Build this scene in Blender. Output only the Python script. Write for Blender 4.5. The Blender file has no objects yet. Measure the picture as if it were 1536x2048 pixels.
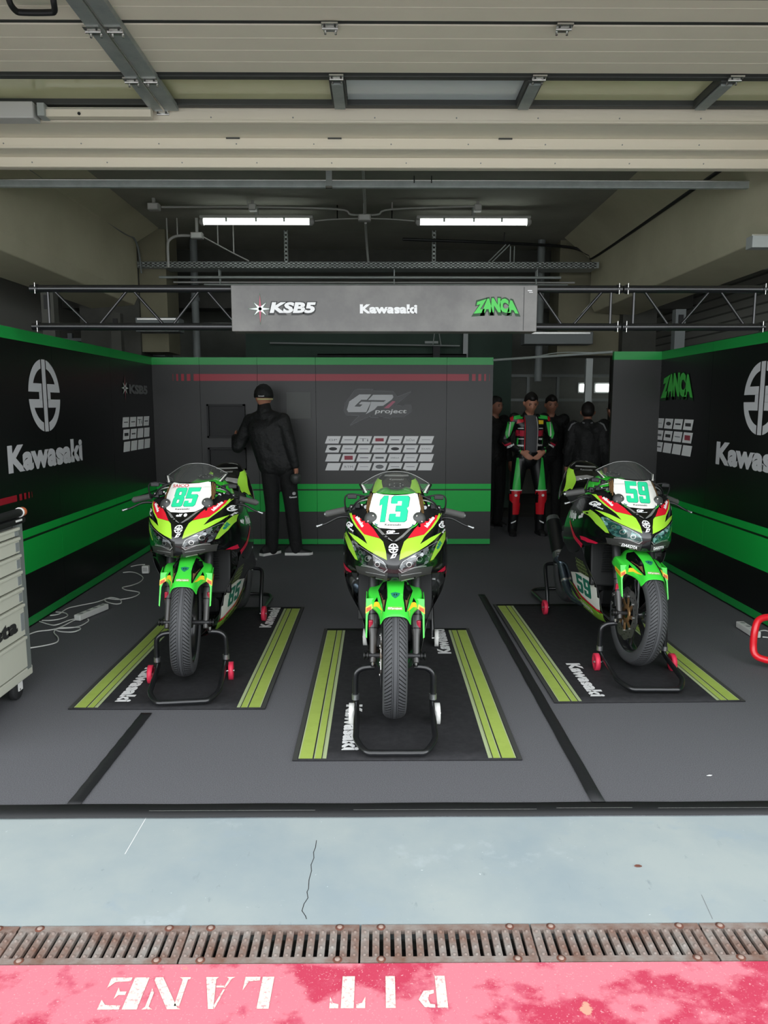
import bpy, bmesh, math, random
from mathutils import Vector, Matrix
from mathutils.geometry import tessellate_polygon
from mathutils.bvhtree import BVHTree
random.seed(7)
C = bpy.context.scene.collection
SC = bpy.context.scene

# ---------------------------------------------------------------- camera, light, exposure
FPX = 1500.0; PITCH = math.atan(212/FPX); YAW = math.atan(11/FPX*math.cos(PITCH)); EYE = 1.57
cam_d = bpy.data.cameras.new('camera'); cam = bpy.data.objects.new('camera', cam_d); C.objects.link(cam)
cam_d.sensor_fit = 'VERTICAL'; cam_d.sensor_height = 32.0; cam_d.lens = FPX/2048*32.0
cam_d.clip_start = 0.05; cam_d.clip_end = 200
cam.location = (0, 0, EYE); cam.rotation_euler = (math.pi/2-PITCH, 0, -YAW)
SC.camera = cam
SC.view_settings.view_transform = 'Standard'; SC.view_settings.look = 'None'
SC.view_settings.gamma = 1.0; SC.view_settings.exposure = 1.27
try: SC.view_settings.use_curve_mapping = False
except Exception: pass
W = bpy.data.worlds.new('overcast_sky'); SC.world = W; W.use_nodes = True
bg = W.node_tree.nodes['Background']; bg.inputs[0].default_value = (0.93, 0.97, 1.0, 1); bg.inputs[1].default_value = 1.0
_n = W.node_tree.nodes; _l = W.node_tree.links
_tc = _n.new('ShaderNodeTexCoord'); _sx = _n.new('ShaderNodeSeparateXYZ'); _mr = _n.new('ShaderNodeMapRange')
_l.new(_tc.outputs['Generated'], _sx.inputs[0]); _l.new(_sx.outputs[2], _mr.inputs['Value'])
_mr.inputs['From Min'].default_value = 0.0; _mr.inputs['From Max'].default_value = .9; _mr.inputs['To Min'].default_value = 1.75; _mr.inputs['To Max'].default_value = .85
_l.new(_mr.outputs[0], bg.inputs[1])

def ray(u, v):
    x = (u-768)/FPX; z = -(v-1024)/FPX; y = 1.0
    y, z = y*math.cos(PITCH)+z*math.sin(PITCH), z*math.cos(PITCH)-y*math.sin(PITCH)
    x, y = x*math.cos(YAW)+y*math.sin(YAW), y*math.cos(YAW)-x*math.sin(YAW)
    return Vector((x, y, z))
def floor_at(u, v, z=0.0):
    r = ray(u, v); t = (z-EYE)/r.z
    return Vector((r.x*t, r.y*t, z))

# ---------------------------------------------------------------- materials
def lin(c):
    if isinstance(c, str):
        c = [int(c[i:i+2], 16)/255 for i in (0, 2, 4)]
    return tuple((x/12.92 if x <= .04045 else ((x+.055)/1.055)**2.4) for x in c)
MATS = {}
def mat(name, col, rough=.5, metal=0., coat=0., spec=.5, noise=None, col2=None, bump=None, emit=None, alpha=1., trans=0.):
    if name in MATS: return MATS[name]
    m = bpy.data.materials.new(name); m.use_nodes = True; nt = m.node_tree
    b = nt.nodes['Principled BSDF']
    c = lin(col); b.inputs['Base Color'].default_value = (*c, 1)
    b.inputs['Roughness'].default_value = rough; b.inputs['Metallic'].default_value = metal
    b.inputs['Coat Weight'].default_value = coat; b.inputs['Coat Roughness'].default_value = .05
    b.inputs['Specular IOR Level'].default_value = spec
    b.inputs['Alpha'].default_value = alpha; b.inputs['Transmission Weight'].default_value = trans
    if emit:
        b.inputs['Emission Color'].default_value = (*lin(col), 1); b.inputs['Emission Strength'].default_value = emit
    tc = None
    def coords():
        nonlocal tc
        if tc is None: tc = nt.nodes.new('ShaderNodeTexCoord')
        return tc.outputs['Object']
    if noise:
        n = nt.nodes.new('ShaderNodeTexNoise'); n.inputs['Scale'].default_value = noise[0]; n.inputs['Detail'].default_value = 6
        n.inputs['Roughness'].default_value = .65
        nt.links.new(coords(), n.inputs['Vector'])
        r = nt.nodes.new('ShaderNodeValToRGB'); lo, hi = noise[1], noise[2]
        r.color_ramp.elements[0].position = lo; r.color_ramp.elements[1].position = hi
        r.color_ramp.elements[0].color = (*c, 1); r.color_ramp.elements[1].color = (*lin(col2), 1)
        nt.links.new(n.outputs['Fac'], r.inputs['Fac']); nt.links.new(r.outputs['Color'], b.inputs['Base Color'])
    if bump:
        n = nt.nodes.new('ShaderNodeTexNoise'); n.inputs['Scale'].default_value = bump[0]; n.inputs['Detail'].default_value = 4
        nt.links.new(coords(), n.inputs['Vector'])
        bp = nt.nodes.new('ShaderNodeBump'); bp.inputs['Strength'].default_value = bump[1]; bp.inputs['Distance'].default_value = bump[2] if len(bump) > 2 else .01
        nt.links.new(n.outputs['Fac'], bp.inputs['Height']); nt.links.new(bp.outputs['Normal'], b.inputs['Normal'])
    MATS[name] = m
    return m
def M(n): return MATS[n]

mat('carpet', '57575A', .95, noise=(240, .38, .62), col2='6C6C70', bump=(700, .3, .003), spec=.15)
mat('tape', '1B1C1E', .55, bump=(60, .2, .002))
mat('mat_rubber', '2A2A2C', .8, spec=.2, noise=(25, .4, .75), col2='343436')
mat('mat_border', '3A3B38', .8)
mat('mat_lime', 'A5BB58', .6, noise=(14, .45, .8), col2='9BB050')
mat('mat_pale', 'AEBB8E', .6)
mat('white_print', 'E8E8E8', .6)
mat('logo_grey', 'C9CACC', .5)
mat('vinyl_black', '0D0F0F', .33, spec=.45)
mat('vinyl_black_sheen', '2B2B2A', .42, spec=.5)  # same black vinyl, reflected outside light painted in as a lighter grey
mat('vinyl_green', '18B84A', .4, spec=.3)
mat('vinyl_green_rail', '1FA34A', .35, spec=.4)
mat('vinyl_red', 'A3132C', .4)
mat('vinyl_line', '0A2A12', .5)
mat('sponsor_white', 'EFEFEF', .5)
mat('sponsor_ink', '77787A', .6)
mat('sponsor_dark', '3A3A3C', .6)
mat('sponsor_red', 'A0404E', .6)
mat('ceiling_concrete', '96968A', .9, noise=(2.5, .3, .75), col2='A5A498', bump=(30, .2, .01))
mat('beam_concrete', 'BDB89C', .9, noise=(1.6, .3, .75), col2='CBC6AA', bump=(25, .2, .01))
mat('haunch_concrete_shaded', '86826C', .9, noise=(2, .3, .7), col2='7A7662')  # beam concrete with the weaker light there painted in as darker colour
mat('dark_concrete', '55554F', .9, noise=(2, .3, .7), col2='44443F')
mat('block_wall', 'A8A8A0', .9)
mat('block_joint', '6E6E68', .9)
mat('back_wall_grey', '9A9C94', .9, noise=(2, .3, .7), col2='868A82')
mat('door_beige', 'E6DFCC', .5, noise=(3, .3, .8), col2='DDD7C5')
mat('door_trim_beige', 'DDD5C2', .45)
mat('door_dark', '3A3C3A', .5)
mat('galvanised', 'A2A8A4', .42, metal=.3, noise=(12, .3, .7), col2='8A9291')
mat('galv_plain', 'A5ABA8', .45, metal=.15)
mat('channel_zinc', 'BCC4C2', .4, metal=.2, noise=(9, .3, .7), col2='A6AEAC')
mat('chin_black', '343432', .42, spec=.5)
mat('intake_green', '1F4A36', .3)
mat('steel_bright', 'D0D0CC', .25, metal=.9)
mat('pane_lit_ceiling', 'C6C59A', .15, spec=.6, noise=(1.5, .3, .7), col2='D0D0AA')  # opaque pane, colour stands in for the lit ceiling behind the glass
mat('pane_blue', 'C6CFD1', .15, spec=.6)
mat('black_metal', '121314', .35, spec=.5)
mat('black_tube', '17181A', .28, coat=.4)
mat('black_plastic', '161718', .5)
mat('grey_plastic', 'B9B9B5', .5)
mat('white_plastic', 'E0E0DC', .4)
mat('tube_glow', 'F6FFF8', .3, emit=1.7)
mat('green_wall', '3C5246', .7, noise=(2, .3, .7), col2='34483D')
mat('window_glow', 'F4F6F4', .3, emit=2.6)
mat('banner', '5C5A58', .36, spec=.5, noise=(1.3, .42, .60), col2='74726E')
mat('star_red', 'B0506A', .4)
mat('star_green', '1F5B33', .4)
mat('zanca_green', '4CC653', .5)
mat('zanca_outline', '0C3B15', .5)
mat('cab_beige', 'B7B8AA', .45, spec=.4)
mat('cab_grey', '6C726F', .45)
mat('cab_recess', '7B8080', .6)
mat('rubber', '1C1D1E', .75)
mat('orange', 'E0774A', .4)
mat('stand_red', 'D8203E', .4)
mat('wheel_red', 'D9304E', .5)
mat('red_paint', 'E01828', .3, coat=.4)
mat('rust', '7A5A4C', .85, metal=.1, noise=(9, .35, .65), col2='98918B', bump=(120, .4, .004))
mat('rust_deep', '7C4A3A', .9, noise=(60, .3, .7), col2='5A3A30')
mat('bolt_pale', '9A857A', .7)
mat('drain_dark', '15110F', .9)
mat('stencil_white', 'E9E2D3', .8, noise=(90, .52, .66), col2='D98F9A')
# motorcycle
mat('fairing_black', '08090A', .2, coat=.6, spec=.5)
mat('lime', 'A8E23C', .25, coat=.6)
mat('lime_dull', '93C83A', .3, coat=.6)
mat('bike_green', '3FD63F', .25, coat=.6)
mat('bike_red', 'DF1B30', .25, coat=.5)
mat('bike_crimson', 'C8163C', .3, coat=.5)
mat('plate_white', 'F6F5EE', .4, coat=.3)
mat('digit_green', '2ADB9C', .4)
mat('digit_edge', '1E7A64', .4)
mat('white_mark', 'F0F0F0', .4)
mat('bronze', '8A6A44', .35, metal=.3)
mat('yellow', 'F4CB2C', .35, coat=.4)
mat('orange_red', 'D2581E', .4)
mat('dark_ink', '2A2A2A', .5)
def lens_mat(name, ramp):
    m = mat(name, ramp[0][1], .1, coat=1.); nt = m.node_tree; b = nt.nodes['Principled BSDF']
    tc = nt.nodes.new('ShaderNodeTexCoord'); mp = nt.nodes.new('ShaderNodeMapping'); mp.inputs['Scale'].default_value = (1, .6, 1.5)
    v = nt.nodes.new('ShaderNodeTexVoronoi'); v.inputs['Scale'].default_value = 42; v.inputs['Randomness'].default_value = 1
    s_ = nt.nodes.new('ShaderNodeSeparateColor'); r = nt.nodes.new('ShaderNodeValToRGB'); r.color_ramp.interpolation = 'CONSTANT'
    while len(r.color_ramp.elements) < len(ramp): r.color_ramp.elements.new(.5)
    for e, (p, c) in zip(r.color_ramp.elements, ramp): e.position = p; e.color = (*lin(c), 1)
    nt.links.new(tc.outputs['Object'], mp.inputs[0]); nt.links.new(mp.outputs[0], v.inputs['Vector']); nt.links.new(v.outputs['Color'], s_.inputs[0]); nt.links.new(s_.outputs[0], r.inputs[0]); nt.links.new(r.outputs[0], b.inputs['Base Color'])
lens_mat('lens', [(0, '17191A'), (.42, '3A3D3F'), (.66, '6C7072'), (.82, '1E2021'), (.92, 'C2C6C8')])
lens_mat('lens_teal', [(0, '1F3F3C'), (.42, '34615B'), (.66, '6C9A94'), (.82, '2A4E4A'), (.92, 'A9CDC6')])
mat('silver_line', 'A9AAA8', .25, metal=.6)
mat('grey_fork', '5C5B5A', .4, metal=.5)
mat('dark_fork', '303031', .4, metal=.3)
mat('grip', '4B4B49', .7)
mat('disc_steel', '9A9A98', .3, metal=.9)
mat('disc_bronze', '9A7650', .4, metal=.7)
mat('engine_dark', '111213', .5, metal=.2)
mat('radiator', '1A1B1B', .6, metal=.3)
mat('titanium', '6F7E8A', .25, metal=.9)
mat('alu', 'A8ABAC', .3, metal=.9)
mat('seat_foam', '2C2D2E', .75)
mat('hex_lime', '8FA55C', .5)
mat('graphite', '3B3D3B', .45)
mat('plate_grey', '555754', .5)
def glass_mat():
    m = bpy.data.materials.new('screen_clear'); m.use_nodes = True; nt = m.node_tree; nt.nodes.clear()
    o = nt.nodes.new('ShaderNodeOutputMaterial'); t = nt.nodes.new('ShaderNodeBsdfTransparent'); g = nt.nodes.new('ShaderNodeBsdfGlossy')
    d = nt.nodes.new('ShaderNodeBsdfDiffuse'); d.inputs[0].default_value = (.25, .26, .25, 1)
    t.inputs[0].default_value = (.80, .82, .80, 1); g.inputs['Roughness'].default_value = .06
    f = nt.nodes.new('ShaderNodeFresnel'); f.inputs[0].default_value = 1.45
    mx = nt.nodes.new('ShaderNodeMixShader'); m2 = nt.nodes.new('ShaderNodeMixShader'); m2.inputs[0].default_value = .16
    nt.links.new(t.outputs[0], m2.inputs[1]); nt.links.new(d.outputs[0], m2.inputs[2])
    nt.links.new(f.outputs[0], mx.inputs[0]); nt.links.new(m2.outputs[0], mx.inputs[1]); nt.links.new(g.outputs[0], mx.inputs[2])
    nt.links.new(mx.outputs[0], o.inputs[0]); MATS['screen_clear'] = m
glass_mat()
def tyre_mat():
    m = mat('tyre_tread', '3C3D3F', .6, spec=.35); nt = m.node_tree; b = nt.nodes['Principled BSDF']
    uv = nt.nodes.new('ShaderNodeUVMap'); uv.uv_map = 'UVMap'; s = nt.nodes.new('ShaderNodeSeparateXYZ'); nt.links.new(uv.outputs[0], s.inputs[0])
    def mt(op, a, c=None, d=None):
        n = nt.nodes.new('ShaderNodeMath'); n.operation = op
        for i, x in enumerate((a, c, d)):
            if x is None: continue
            if isinstance(x, (int, float)): n.inputs[i].default_value = x
            else: nt.links.new(x, n.inputs[i])
        return n.outputs[0]
    U, V = s.outputs[0], s.outputs[1]                 # U around 0..1, V across -1..1
    av = mt('ABSOLUTE', V)
    ph = mt('MULTIPLY_ADD', U, 88., mt('MULTIPLY', mt('POWER', av, 1.6), 2.6))
    ph = mt('ADD', ph, mt('MULTIPLY', mt('GREATER_THAN', V, 0), .5))
    fr = mt('ABSOLUTE', mt('SUBTRACT', mt('FRACT', ph), .5))
    g1 = mt('LESS_THAN', fr, .15)
    g1 = mt('MULTIPLY', g1, mt('MULTIPLY', mt('GREATER_THAN', av, .26), mt('LESS_THAN', av, .86)))
    l1 = mt('LESS_THAN', mt('ABSOLUTE', mt('SUBTRACT', av, .15)), .022)
    l2 = mt('MULTIPLY', mt('LESS_THAN', mt('ABSOLUTE', mt('SUBTRACT', av, .27)), .018), mt('GREATER_THAN', fr, .2))
    g = mt('MAXIMUM', mt('MAXIMUM', g1, l1), l2)
    mx = nt.nodes.new('ShaderNodeMix'); mx.data_type = 'RGBA'
    nt.links.new(g, mx.inputs[0]); mx.inputs[6].default_value = (*lin('4A4B4D'), 1); mx.inputs[7].default_value = (*lin('0C0C0D'), 1)
    nt.links.new(mx.outputs[2], b.inputs['Base Color'])
    bp = nt.nodes.new('ShaderNodeBump'); bp.inputs['Strength'].default_value = .8; bp.inputs['Distance'].default_value = .003; bp.invert = True
    nt.links.new(g, bp.inputs['Height']); nt.links.new(bp.outputs[0], b.inputs['Normal'])
tyre_mat()
def ground_mat(name, base, layers, rough=.7, bumpv=None):
    """layers: (scale, lo, hi, colour, stretch) mixed one on another"""
    m = mat(name, base, rough, spec=.3); nt = m.node_tree; b = nt.nodes['Principled BSDF']
    tc = nt.nodes.new('ShaderNodeTexCoord'); prev = None
    for i, (sc, lo, hi, col, st) in enumerate(layers):
        mp = nt.nodes.new('ShaderNodeMapping'); mp.inputs['Scale'].default_value = st; mp.inputs['Location'].default_value = (i*3.7, i*1.3, 0)
        nt.links.new(tc.outputs['Object'], mp.inputs['Vector'])
        n = nt.nodes.new('ShaderNodeTexNoise'); n.inputs['Scale'].default_value = sc; n.inputs['Detail'].default_value = 8; n.inputs['Roughness'].default_value = .62
        nt.links.new(mp.outputs[0], n.inputs['Vector'])
        r = nt.nodes.new('ShaderNodeMapRange'); r.inputs['From Min'].default_value = lo; r.inputs['From Max'].default_value = hi
        nt.links.new(n.outputs['Fac'], r.inputs['Value'])
        mx = nt.nodes.new('ShaderNodeMix'); mx.data_type = 'RGBA'
        nt.links.new(r.outputs[0], mx.inputs[0])
        if prev is None: mx.inputs[6].default_value = (*lin(base), 1)
        else: nt.links.new(prev, mx.inputs[6])
        mx.inputs[7].default_value = (*lin(col), 1); prev = mx.outputs[2]
    nt.links.new(prev, b.inputs['Base Color'])
ground_mat('apron_paint', '99A6AB', [(1.3, .38, .62, 'AAB3B2', (1, 1, 1)), (3.1, .60, .70, '9DAAB0', (1, 1.4, 1)), (2.3, .60, .68, 'B2BCBE', (1, 1, 1)), (8, .68, .80, '8B9599', (2.5, .6, 1)), (22, .66, .74, '8E999D', (1, .5, 1)), (60, .70, .74, 'E4ECEC', (1, 1, 1))], .45)
ground_mat('red_paint_ground', 'DE7F8D', [(1.9, .50, .545, 'C4405A', (1, 1.3, 1)), (9, .56, .66, 'CC586E', (1, 1, 1)), (160, .60, .68, 'EDA9AE', (1, 1, 1)), (5, .68, .70, 'D9A08C', (1, 1, 1))], .6)
ground_mat('pit_asphalt', 'B4B4B2', [(30, .4, .6, 'BEBEBC', (1, 1, 1))], .9)

# ---------------------------------------------------------------- mesh builder
class MB:
    def __init__(s): s.v = []; s.f = []; s.m = []; s.mats = []; s.sm = []
    def mi(s, m):
        if m not in s.mats: s.mats.append(m)
        return s.mats.index(m)
    def add(s, vs, fs, m, smooth=False):
        o = len(s.v); s.v += [tuple(v) for v in vs]; k = s.mi(m)
        for f in fs: s.f.append([o+i for i in f]); s.m.append(k); s.sm.append(smooth)
        return s
    def box(s, c, d, m, rot=None, bev=0.0):
        x, y, z = d[0]/2, d[1]/2, d[2]/2
        if bev > 0:
            b = min(bev, x*.9, y*.9, z*.9); vs = []
            for sz in (-1, 1):
                for (ax, ay) in ((1, 1), (-1, 1), (-1, -1), (1, -1)):
                    pass
            bm = bmesh.new(); bmesh.ops.create_cube(bm, size=1)
            for v in bm.verts: v.co = Vector((v.co.x*d[0], v.co.y*d[1], v.co.z*d[2]))
            bmesh.ops.bevel(bm, geom=bm.edges[:], offset=b, segments=2, affect='EDGES', profile=.5)
            bm.verts.index_update(); vs = [v.co.copy() for v in bm.verts]; fs = [[v.index for v in f.verts] for f in bm.faces]; bm.free()
        else:
            vs = [Vector((a, b_, c_)) for c_ in (-z, z) for (a, b_) in ((-x, -y), (x, -y), (x, y), (-x, y))]
            fs = [(3, 2, 1, 0), (4, 5, 6, 7), (0, 1, 5, 4), (1, 2, 6, 5), (2, 3, 7, 6), (3, 0, 4, 7)]
        if rot is not None: vs = [rot @ v for v in vs]
        return s.add([v+Vector(c) for v in vs], fs, m)
    def tube(s, pts, r, m, seg=10, cap=True, closed=False):
        pts = [Vector(p) for p in pts]; n = len(pts)
        rs = r if isinstance(r, (list, tuple)) else [r]*n
        T = []
        for i in range(n):
            a = pts[i-1] if (i > 0 or closed) else pts[i]; b = pts[(i+1) % n] if (i < n-1 or closed) else pts[i]
            t = (b-a); T.append(t.normalized() if t.length > 1e-9 else Vector((0, 0, 1)))
        u = T[0].orthogonal().normalized(); vs = []
        for i in range(n):
            if i: 
                ax = T[i-1].cross(T[i])
                if ax.length > 1e-7:
                    u = Matrix.Rotation(T[i-1].angle(T[i]), 3, ax.normalized()) @ u
            w = T[i].cross(u).normalized(); u = w.cross(T[i]).normalized()
            for k in range(seg):
                a = 2*math.pi*k/seg; vs.append(pts[i]+(u*math.cos(a)+w*math.sin(a))*rs[i])
        fs = []
        for i in range(n if closed else n-1):
            for k in range(seg):
                a = i*seg+k; b = i*seg+(k+1) % seg; j = ((i+1) % n)*seg
                fs.append((a, b, j+(k+1) % seg, j+k))
        s.add(vs, fs, m, True)
        if cap and not closed:
            s.add(vs[:seg], [list(range(seg))[::-1]], m); s.add(vs[-seg:], [list(range(seg))], m)
        return s
    def lathe(s, prof, m, seg=32, axis='X', c=(0, 0, 0), closed=False, smooth=True):
        """prof: (along-axis, radius)"""
        c = Vector(c); vs = []; n = len(prof)
        for k in range(seg):
            a = 2*math.pi*k/seg
            for (h, r) in prof:
                p = (h, r*math.cos(a), r*math.sin(a))
                if axis == 'Z': p = (r*math.cos(a), r*math.sin(a), h)
                if axis == 'Y': p = (r*math.sin(a), h, r*math.cos(a))
                vs.append(Vector(p)+c)
        fs = []
        for k in range(seg):
            k2 = (k+1) % seg
            for i in range(n if closed else n-1):
                i2 = (i+1) % n
                fs.append((k*n+i, k*n+i2, k2*n+i2, k2*n+i))
        return s.add(vs, fs, m, smooth)
    def grid(s, rows, m, smooth=True, flip=False):
        nr = len(rows); nc = len(rows[0]); vs = [p for r in rows for p in r]; fs = []
        for i in range(nr-1):
            for j in range(nc-1):
                f = (i*nc+j, i*nc+j+1, (i+1)*nc+j+1, (i+1)*nc+j); fs.append(f[::-1] if flip else f)
        return s.add(vs, fs, m, smooth)
    def prism(s, poly, fn, m, h0=0, h1=.01):
        """poly: 2-D points, fn(a, b, h) -> 3-D"""
        n = len(poly); vs = [fn(a, b, h0) for a, b in poly]+[fn(a, b, h1) for a, b in poly]
        t = tessellate_polygon([[Vector((a, b, 0)) for a, b in poly]])
        fs = [tuple(x) for x in t]+[tuple(n+i for i in x[::-1]) for x in t]+[(i, (i+1) % n, n+(i+1) % n, n+i) for i in range(n)]
        return s.add(vs, fs, m)
    def build(s, name, parent=None, loc=None, bevel=0, subsurf=0, solid=0, solid_off=-1, autosmooth=False):
        me = bpy.data.meshes.new(name); me.from_pydata([tuple(v) for v in s.v], [], s.f)
        for m in s.mats: me.materials.append(MATS[m])
        me.polygons.foreach_set('material_index', s.m); me.polygons.foreach_set('use_smooth', s.sm)
        me.update()
        bm = bmesh.new(); bm.from_mesh(me)
        if subsurf or solid: bmesh.ops.remove_doubles(bm, verts=bm.verts, dist=1e-5)
        bmesh.ops.recalc_face_normals(bm, faces=bm.faces); bm.to_mesh(me); bm.free()
        o = bpy.data.objects.new(name, me); C.objects.link(o)
        if parent: o.parent = parent
        if loc is not None: o.location = loc
        if solid:
            q = o.modifiers.new('s', 'SOLIDIFY'); q.thickness = solid; q.offset = solid_off
        if subsurf:
            q = o.modifiers.new('u', 'SUBSURF'); q.levels = subsurf; q.render_levels = subsurf
        if bevel:
            q = o.modifiers.new('b', 'BEVEL'); q.width = bevel; q.segments = 2; q.limit_method = 'ANGLE'
        return o
def bake(o):
    dg = bpy.context.evaluated_depsgraph_get(); dg.update()
    me = bpy.data.meshes.new_from_object(o.evaluated_get(dg)); o.modifiers.clear(); o.data = me
    return o
def empty(name, loc=(0, 0, 0), rz=0.0):
    o = bpy.data.objects.new(name, None); C.objects.link(o); o.location = loc; o.rotation_euler = (0, 0, rz); o.empty_display_size = .1
    return o
def tag(o, label, cat, group=None, kind=None):
    o['label'] = label; o['category'] = cat
    if group: o['group'] = group
    if kind: o['kind'] = kind
    return o
def struct(o):
    o['kind'] = 'structure'; return o
def smooth_path(pts, n=6, closed=False):
    P = [Vector(p) for p in pts]; out = []; L = len(P)
    rng = range(L if closed else L-1)
    for i in rng:
        p0 = P[i-1] if (i > 0 or closed) else P[i]; p1 = P[i]; p2 = P[(i+1) % L]; p3 = P[(i+2) % L] if (i+2 < L or closed) else p2
        for k in range(n):
            t = k/n
            out.append(.5*((2*p1)+(-p0+p2)*t+(2*p0-5*p1+4*p2-p3)*t*t+(-p0+3*p1-3*p2+p3)*t**3))
    if not closed: out.append(P[-1])
    return out

# ---------------------------------------------------------------- flat shapes (lettering, logos): lists of (verts2d, faces)
def shp(*loops):
    vs = [Vector((a, b, 0)) for l in loops for a, b in l]
    t = tessellate_polygon([[Vector((a, b, 0)) for a, b in l] for l in loops])
    return ([(v.x, v.y) for v in vs], [tuple(x) for x in t])
def join(*ss):
    V = []; Fs = []
    for v, f in ss:
        o = len(V); V += v; Fs += [tuple(o+i for i in x) for x in f]
    return (V, Fs)
def xf(s, sx=1, sy=None, dx=0, dy=0, rot=0, shear=0):
    sy = sx if sy is None else sy; c, n = math.cos(rot), math.sin(rot); out = []
    for x, y in s[0]:
        x = x+shear*y; x *= sx; y *= sy
        out.append((x*c-y*n+dx, x*n+y*c+dy))
    return (out, s[1])
_tc = {}
def text(t, bold=.03, sp=1.0):
    """lettering normalised: left edge 0, baseline 0, capital height 1"""
    k = (t, bold, sp)
    if k in _tc: return _tc[k]
    cu = bpy.data.curves.new('t', 'FONT'); cu.body = t; cu.size = 1; cu.offset = bold; cu.resolution_u = 3; cu.space_character = sp
    o = bpy.data.objects.new('t', cu); C.objects.link(o)
    dg = bpy.context.evaluated_depsgraph_get(); dg.update()
    me = bpy.data.meshes.new_from_object(o.evaluated_get(dg))
    V = [(v.co.x, v.co.y) for v in me.vertices]; Fs = [tuple(p.vertices) for p in me.polygons]
    bpy.data.objects.remove(o); bpy.data.curves.remove(cu); bpy.data.meshes.remove(me)
    x0 = min(v[0] for v in V); h = .73+bold
    V = [((x-x0)/h, y/h) for x, y in V]
    _tc[k] = (V, Fs); return _tc[k]
def fit(s, x0, x1, y0, y1, cap=None, **k):
    """scale so the shape spans x0..x1 and its 0..1 capital height spans y0..y1"""
    w = max(v[0] for v in s[0])-min(v[0] for v in s[0]); m = min(v[0] for v in s[0])
    return xf(([(a-m, b) for a, b in s[0]], s[1]), (x1-x0)/w, (y1-y0), x0, y0, **k)
def arc(cx, cy, r, a0, a1, n=16):
    return [(cx+r*math.cos(a0+(a1-a0)*i/n), cy+r*math.sin(a0+(a1-a0)*i/n)) for i in range(n+1)]
def rect(x0, y0, x1, y1): return [(x0, y0), (x1, y0), (x1, y1), (x0, y1)]
def emblem():
    """round river mark, radius 1"""
    R, r, g, b = 1.0, .76, .17, .115; S = [shp([(-b, -math.sqrt(R*R-b*b)), (b, -math.sqrt(R*R-b*b)), (b, math.sqrt(R*R-b*b)), (-b, math.sqrt(R*R-b*b))])]
    for sx in (1, -1):
        for sy in (1, -1):
            y0 = .10
            a0 = math.asin(y0/R); a1 = math.acos(g/R)
            y1 = .33
            b1 = math.acos(g/r); b0 = math.asin(y1/r)
            l = arc(0, 0, R, a0, a1, 14)+arc(0, 0, r, b1, b0, 12)+[(g+.0, y1), (g, y0)]
            S.append(shp([(x*sx, y*sy) for x, y in l]))
        S.append(shp([(x*sx, y) for x, y in rect(g, -.11, .36, .11)]))
    return join(*S)
DIG = {
 '8': ([(.12, 1.6), (.88, 1.6), (1, 1.48), (1, .92), (.92, .82), (1, .72), (1, .12), (.88, 0), (.12, 0), (0, .12), (0, .72), (.08, .82), (0, .92), (0, 1.48)], rect(.37, .3, .63, .64), rect(.37, .98, .63, 1.3)),
 '5': ([(0, 1.6), (1, 1.6), (1, 1.26), (.38, 1.26), (.38, 1.02), (.86, 1.02), (1, .88), (1, .14), (.86, 0), (.14, 0), (0, .14), (0, .5), (.37, .5), (.37, .32), (.62, .32), (.62, .7), (0, .7)],),
 '3': ([(.12, 1.6), (.88, 1.6), (1, 1.48), (1, .92), (.9, .82), (1, .72), (1, .12), (.88, 0), (.12, 0), (0, .12), (0, .5), (.36, .5), (.36, .32), (.6, .32), (.6, .66), (.32, .66), (.32, .98), (.6, .98), (.6, 1.28), (.36, 1.28), (.36, 1.12), (0, 1.12), (0, 1.48)],),
 '9': ([(.12, 1.6), (.88, 1.6), (1, 1.48), (1, .12), (.88, 0), (.12, 0), (0, .12), (0, .5), (.36, .5), (.36, .32), (.62, .32), (.62, .62), (.12, .62), (0, .74), (0, 1.48)], rect(.37, .92, .63, 1.3)),
 '1': ([(.3, 0), (.72, 0), (.72, 1.6), (.36, 1.6), (.05, 1.3), (.05, .98), (.3, 1.08)],)}
def digit(c, grow=0.):
    L = DIG[c]
    if not grow: return shp(*L)
    out = []
    for k, l in enumerate(L):
        cx = .5; cy = .8 if k == 0 else sum(p[1] for p in l)/len(l)
        s = grow if k == 0 else -grow
        out.append([(x+(s if x > cx else -s), y+(s if y > cy else -s)) for x, y in l])
    return shp(*out)
def flat(mb, s, fn, m, h=0.002):
    mb.add([fn(a, b, h) for a, b in s[0]], s[1], m)
def ribbon(pts, w, closed=False):
    """thin polyline as quads in 2-D"""
    S = []; n = len(pts)
    for i in range(n if closed else n-1):
        a = Vector(pts[i]); b = Vector(pts[(i+1) % n]); d = (b-a).normalized(); p = Vector((-d.y, d.x))*w/2; e = d*w*.4
        S.append(shp([tuple(a-e+p), tuple(b+e+p), tuple(b+e-p), tuple(a-e-p)]))
    return join(*S)

# ================================================================ THE SETTING
def slab(name, x0, x1, y0, y1, z0, z1, m, parent=None):
    return MB().box(((x0+x1)/2, (y0+y1)/2, (z0+z1)/2), (x1-x0, y1-y0, z1-z0), m).build(name, parent)
struct(slab('floor_carpet', -2.56, 2.86, 2.715, 10.6, -.06, -.004, 'carpet'))
struct(slab('floor_concrete', -6, 6, 2.10, 15, -.20, -.061, 'dark_concrete'))
struct(slab('floor_apron', -6, 6, 2.108, 2.74, -.12, -.008, 'apron_paint'))
struct(slab('floor_pit_lane', -14, 14, -12, 1.60, -.12, -.012, 'pit_asphalt'))
struct(slab('floor_red_strip', -14, 14, 1.60, 1.943, -.12, -.008, 'red_paint_ground'))
struct(slab('floor_drain_channel', -14, 14, 1.943, 2.108, -.2, -.09, 'drain_dark'))
struct(slab('ceiling', -6, 6, 2.75, 15, 3.75, 3.95, 'ceiling_concrete'))
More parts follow.
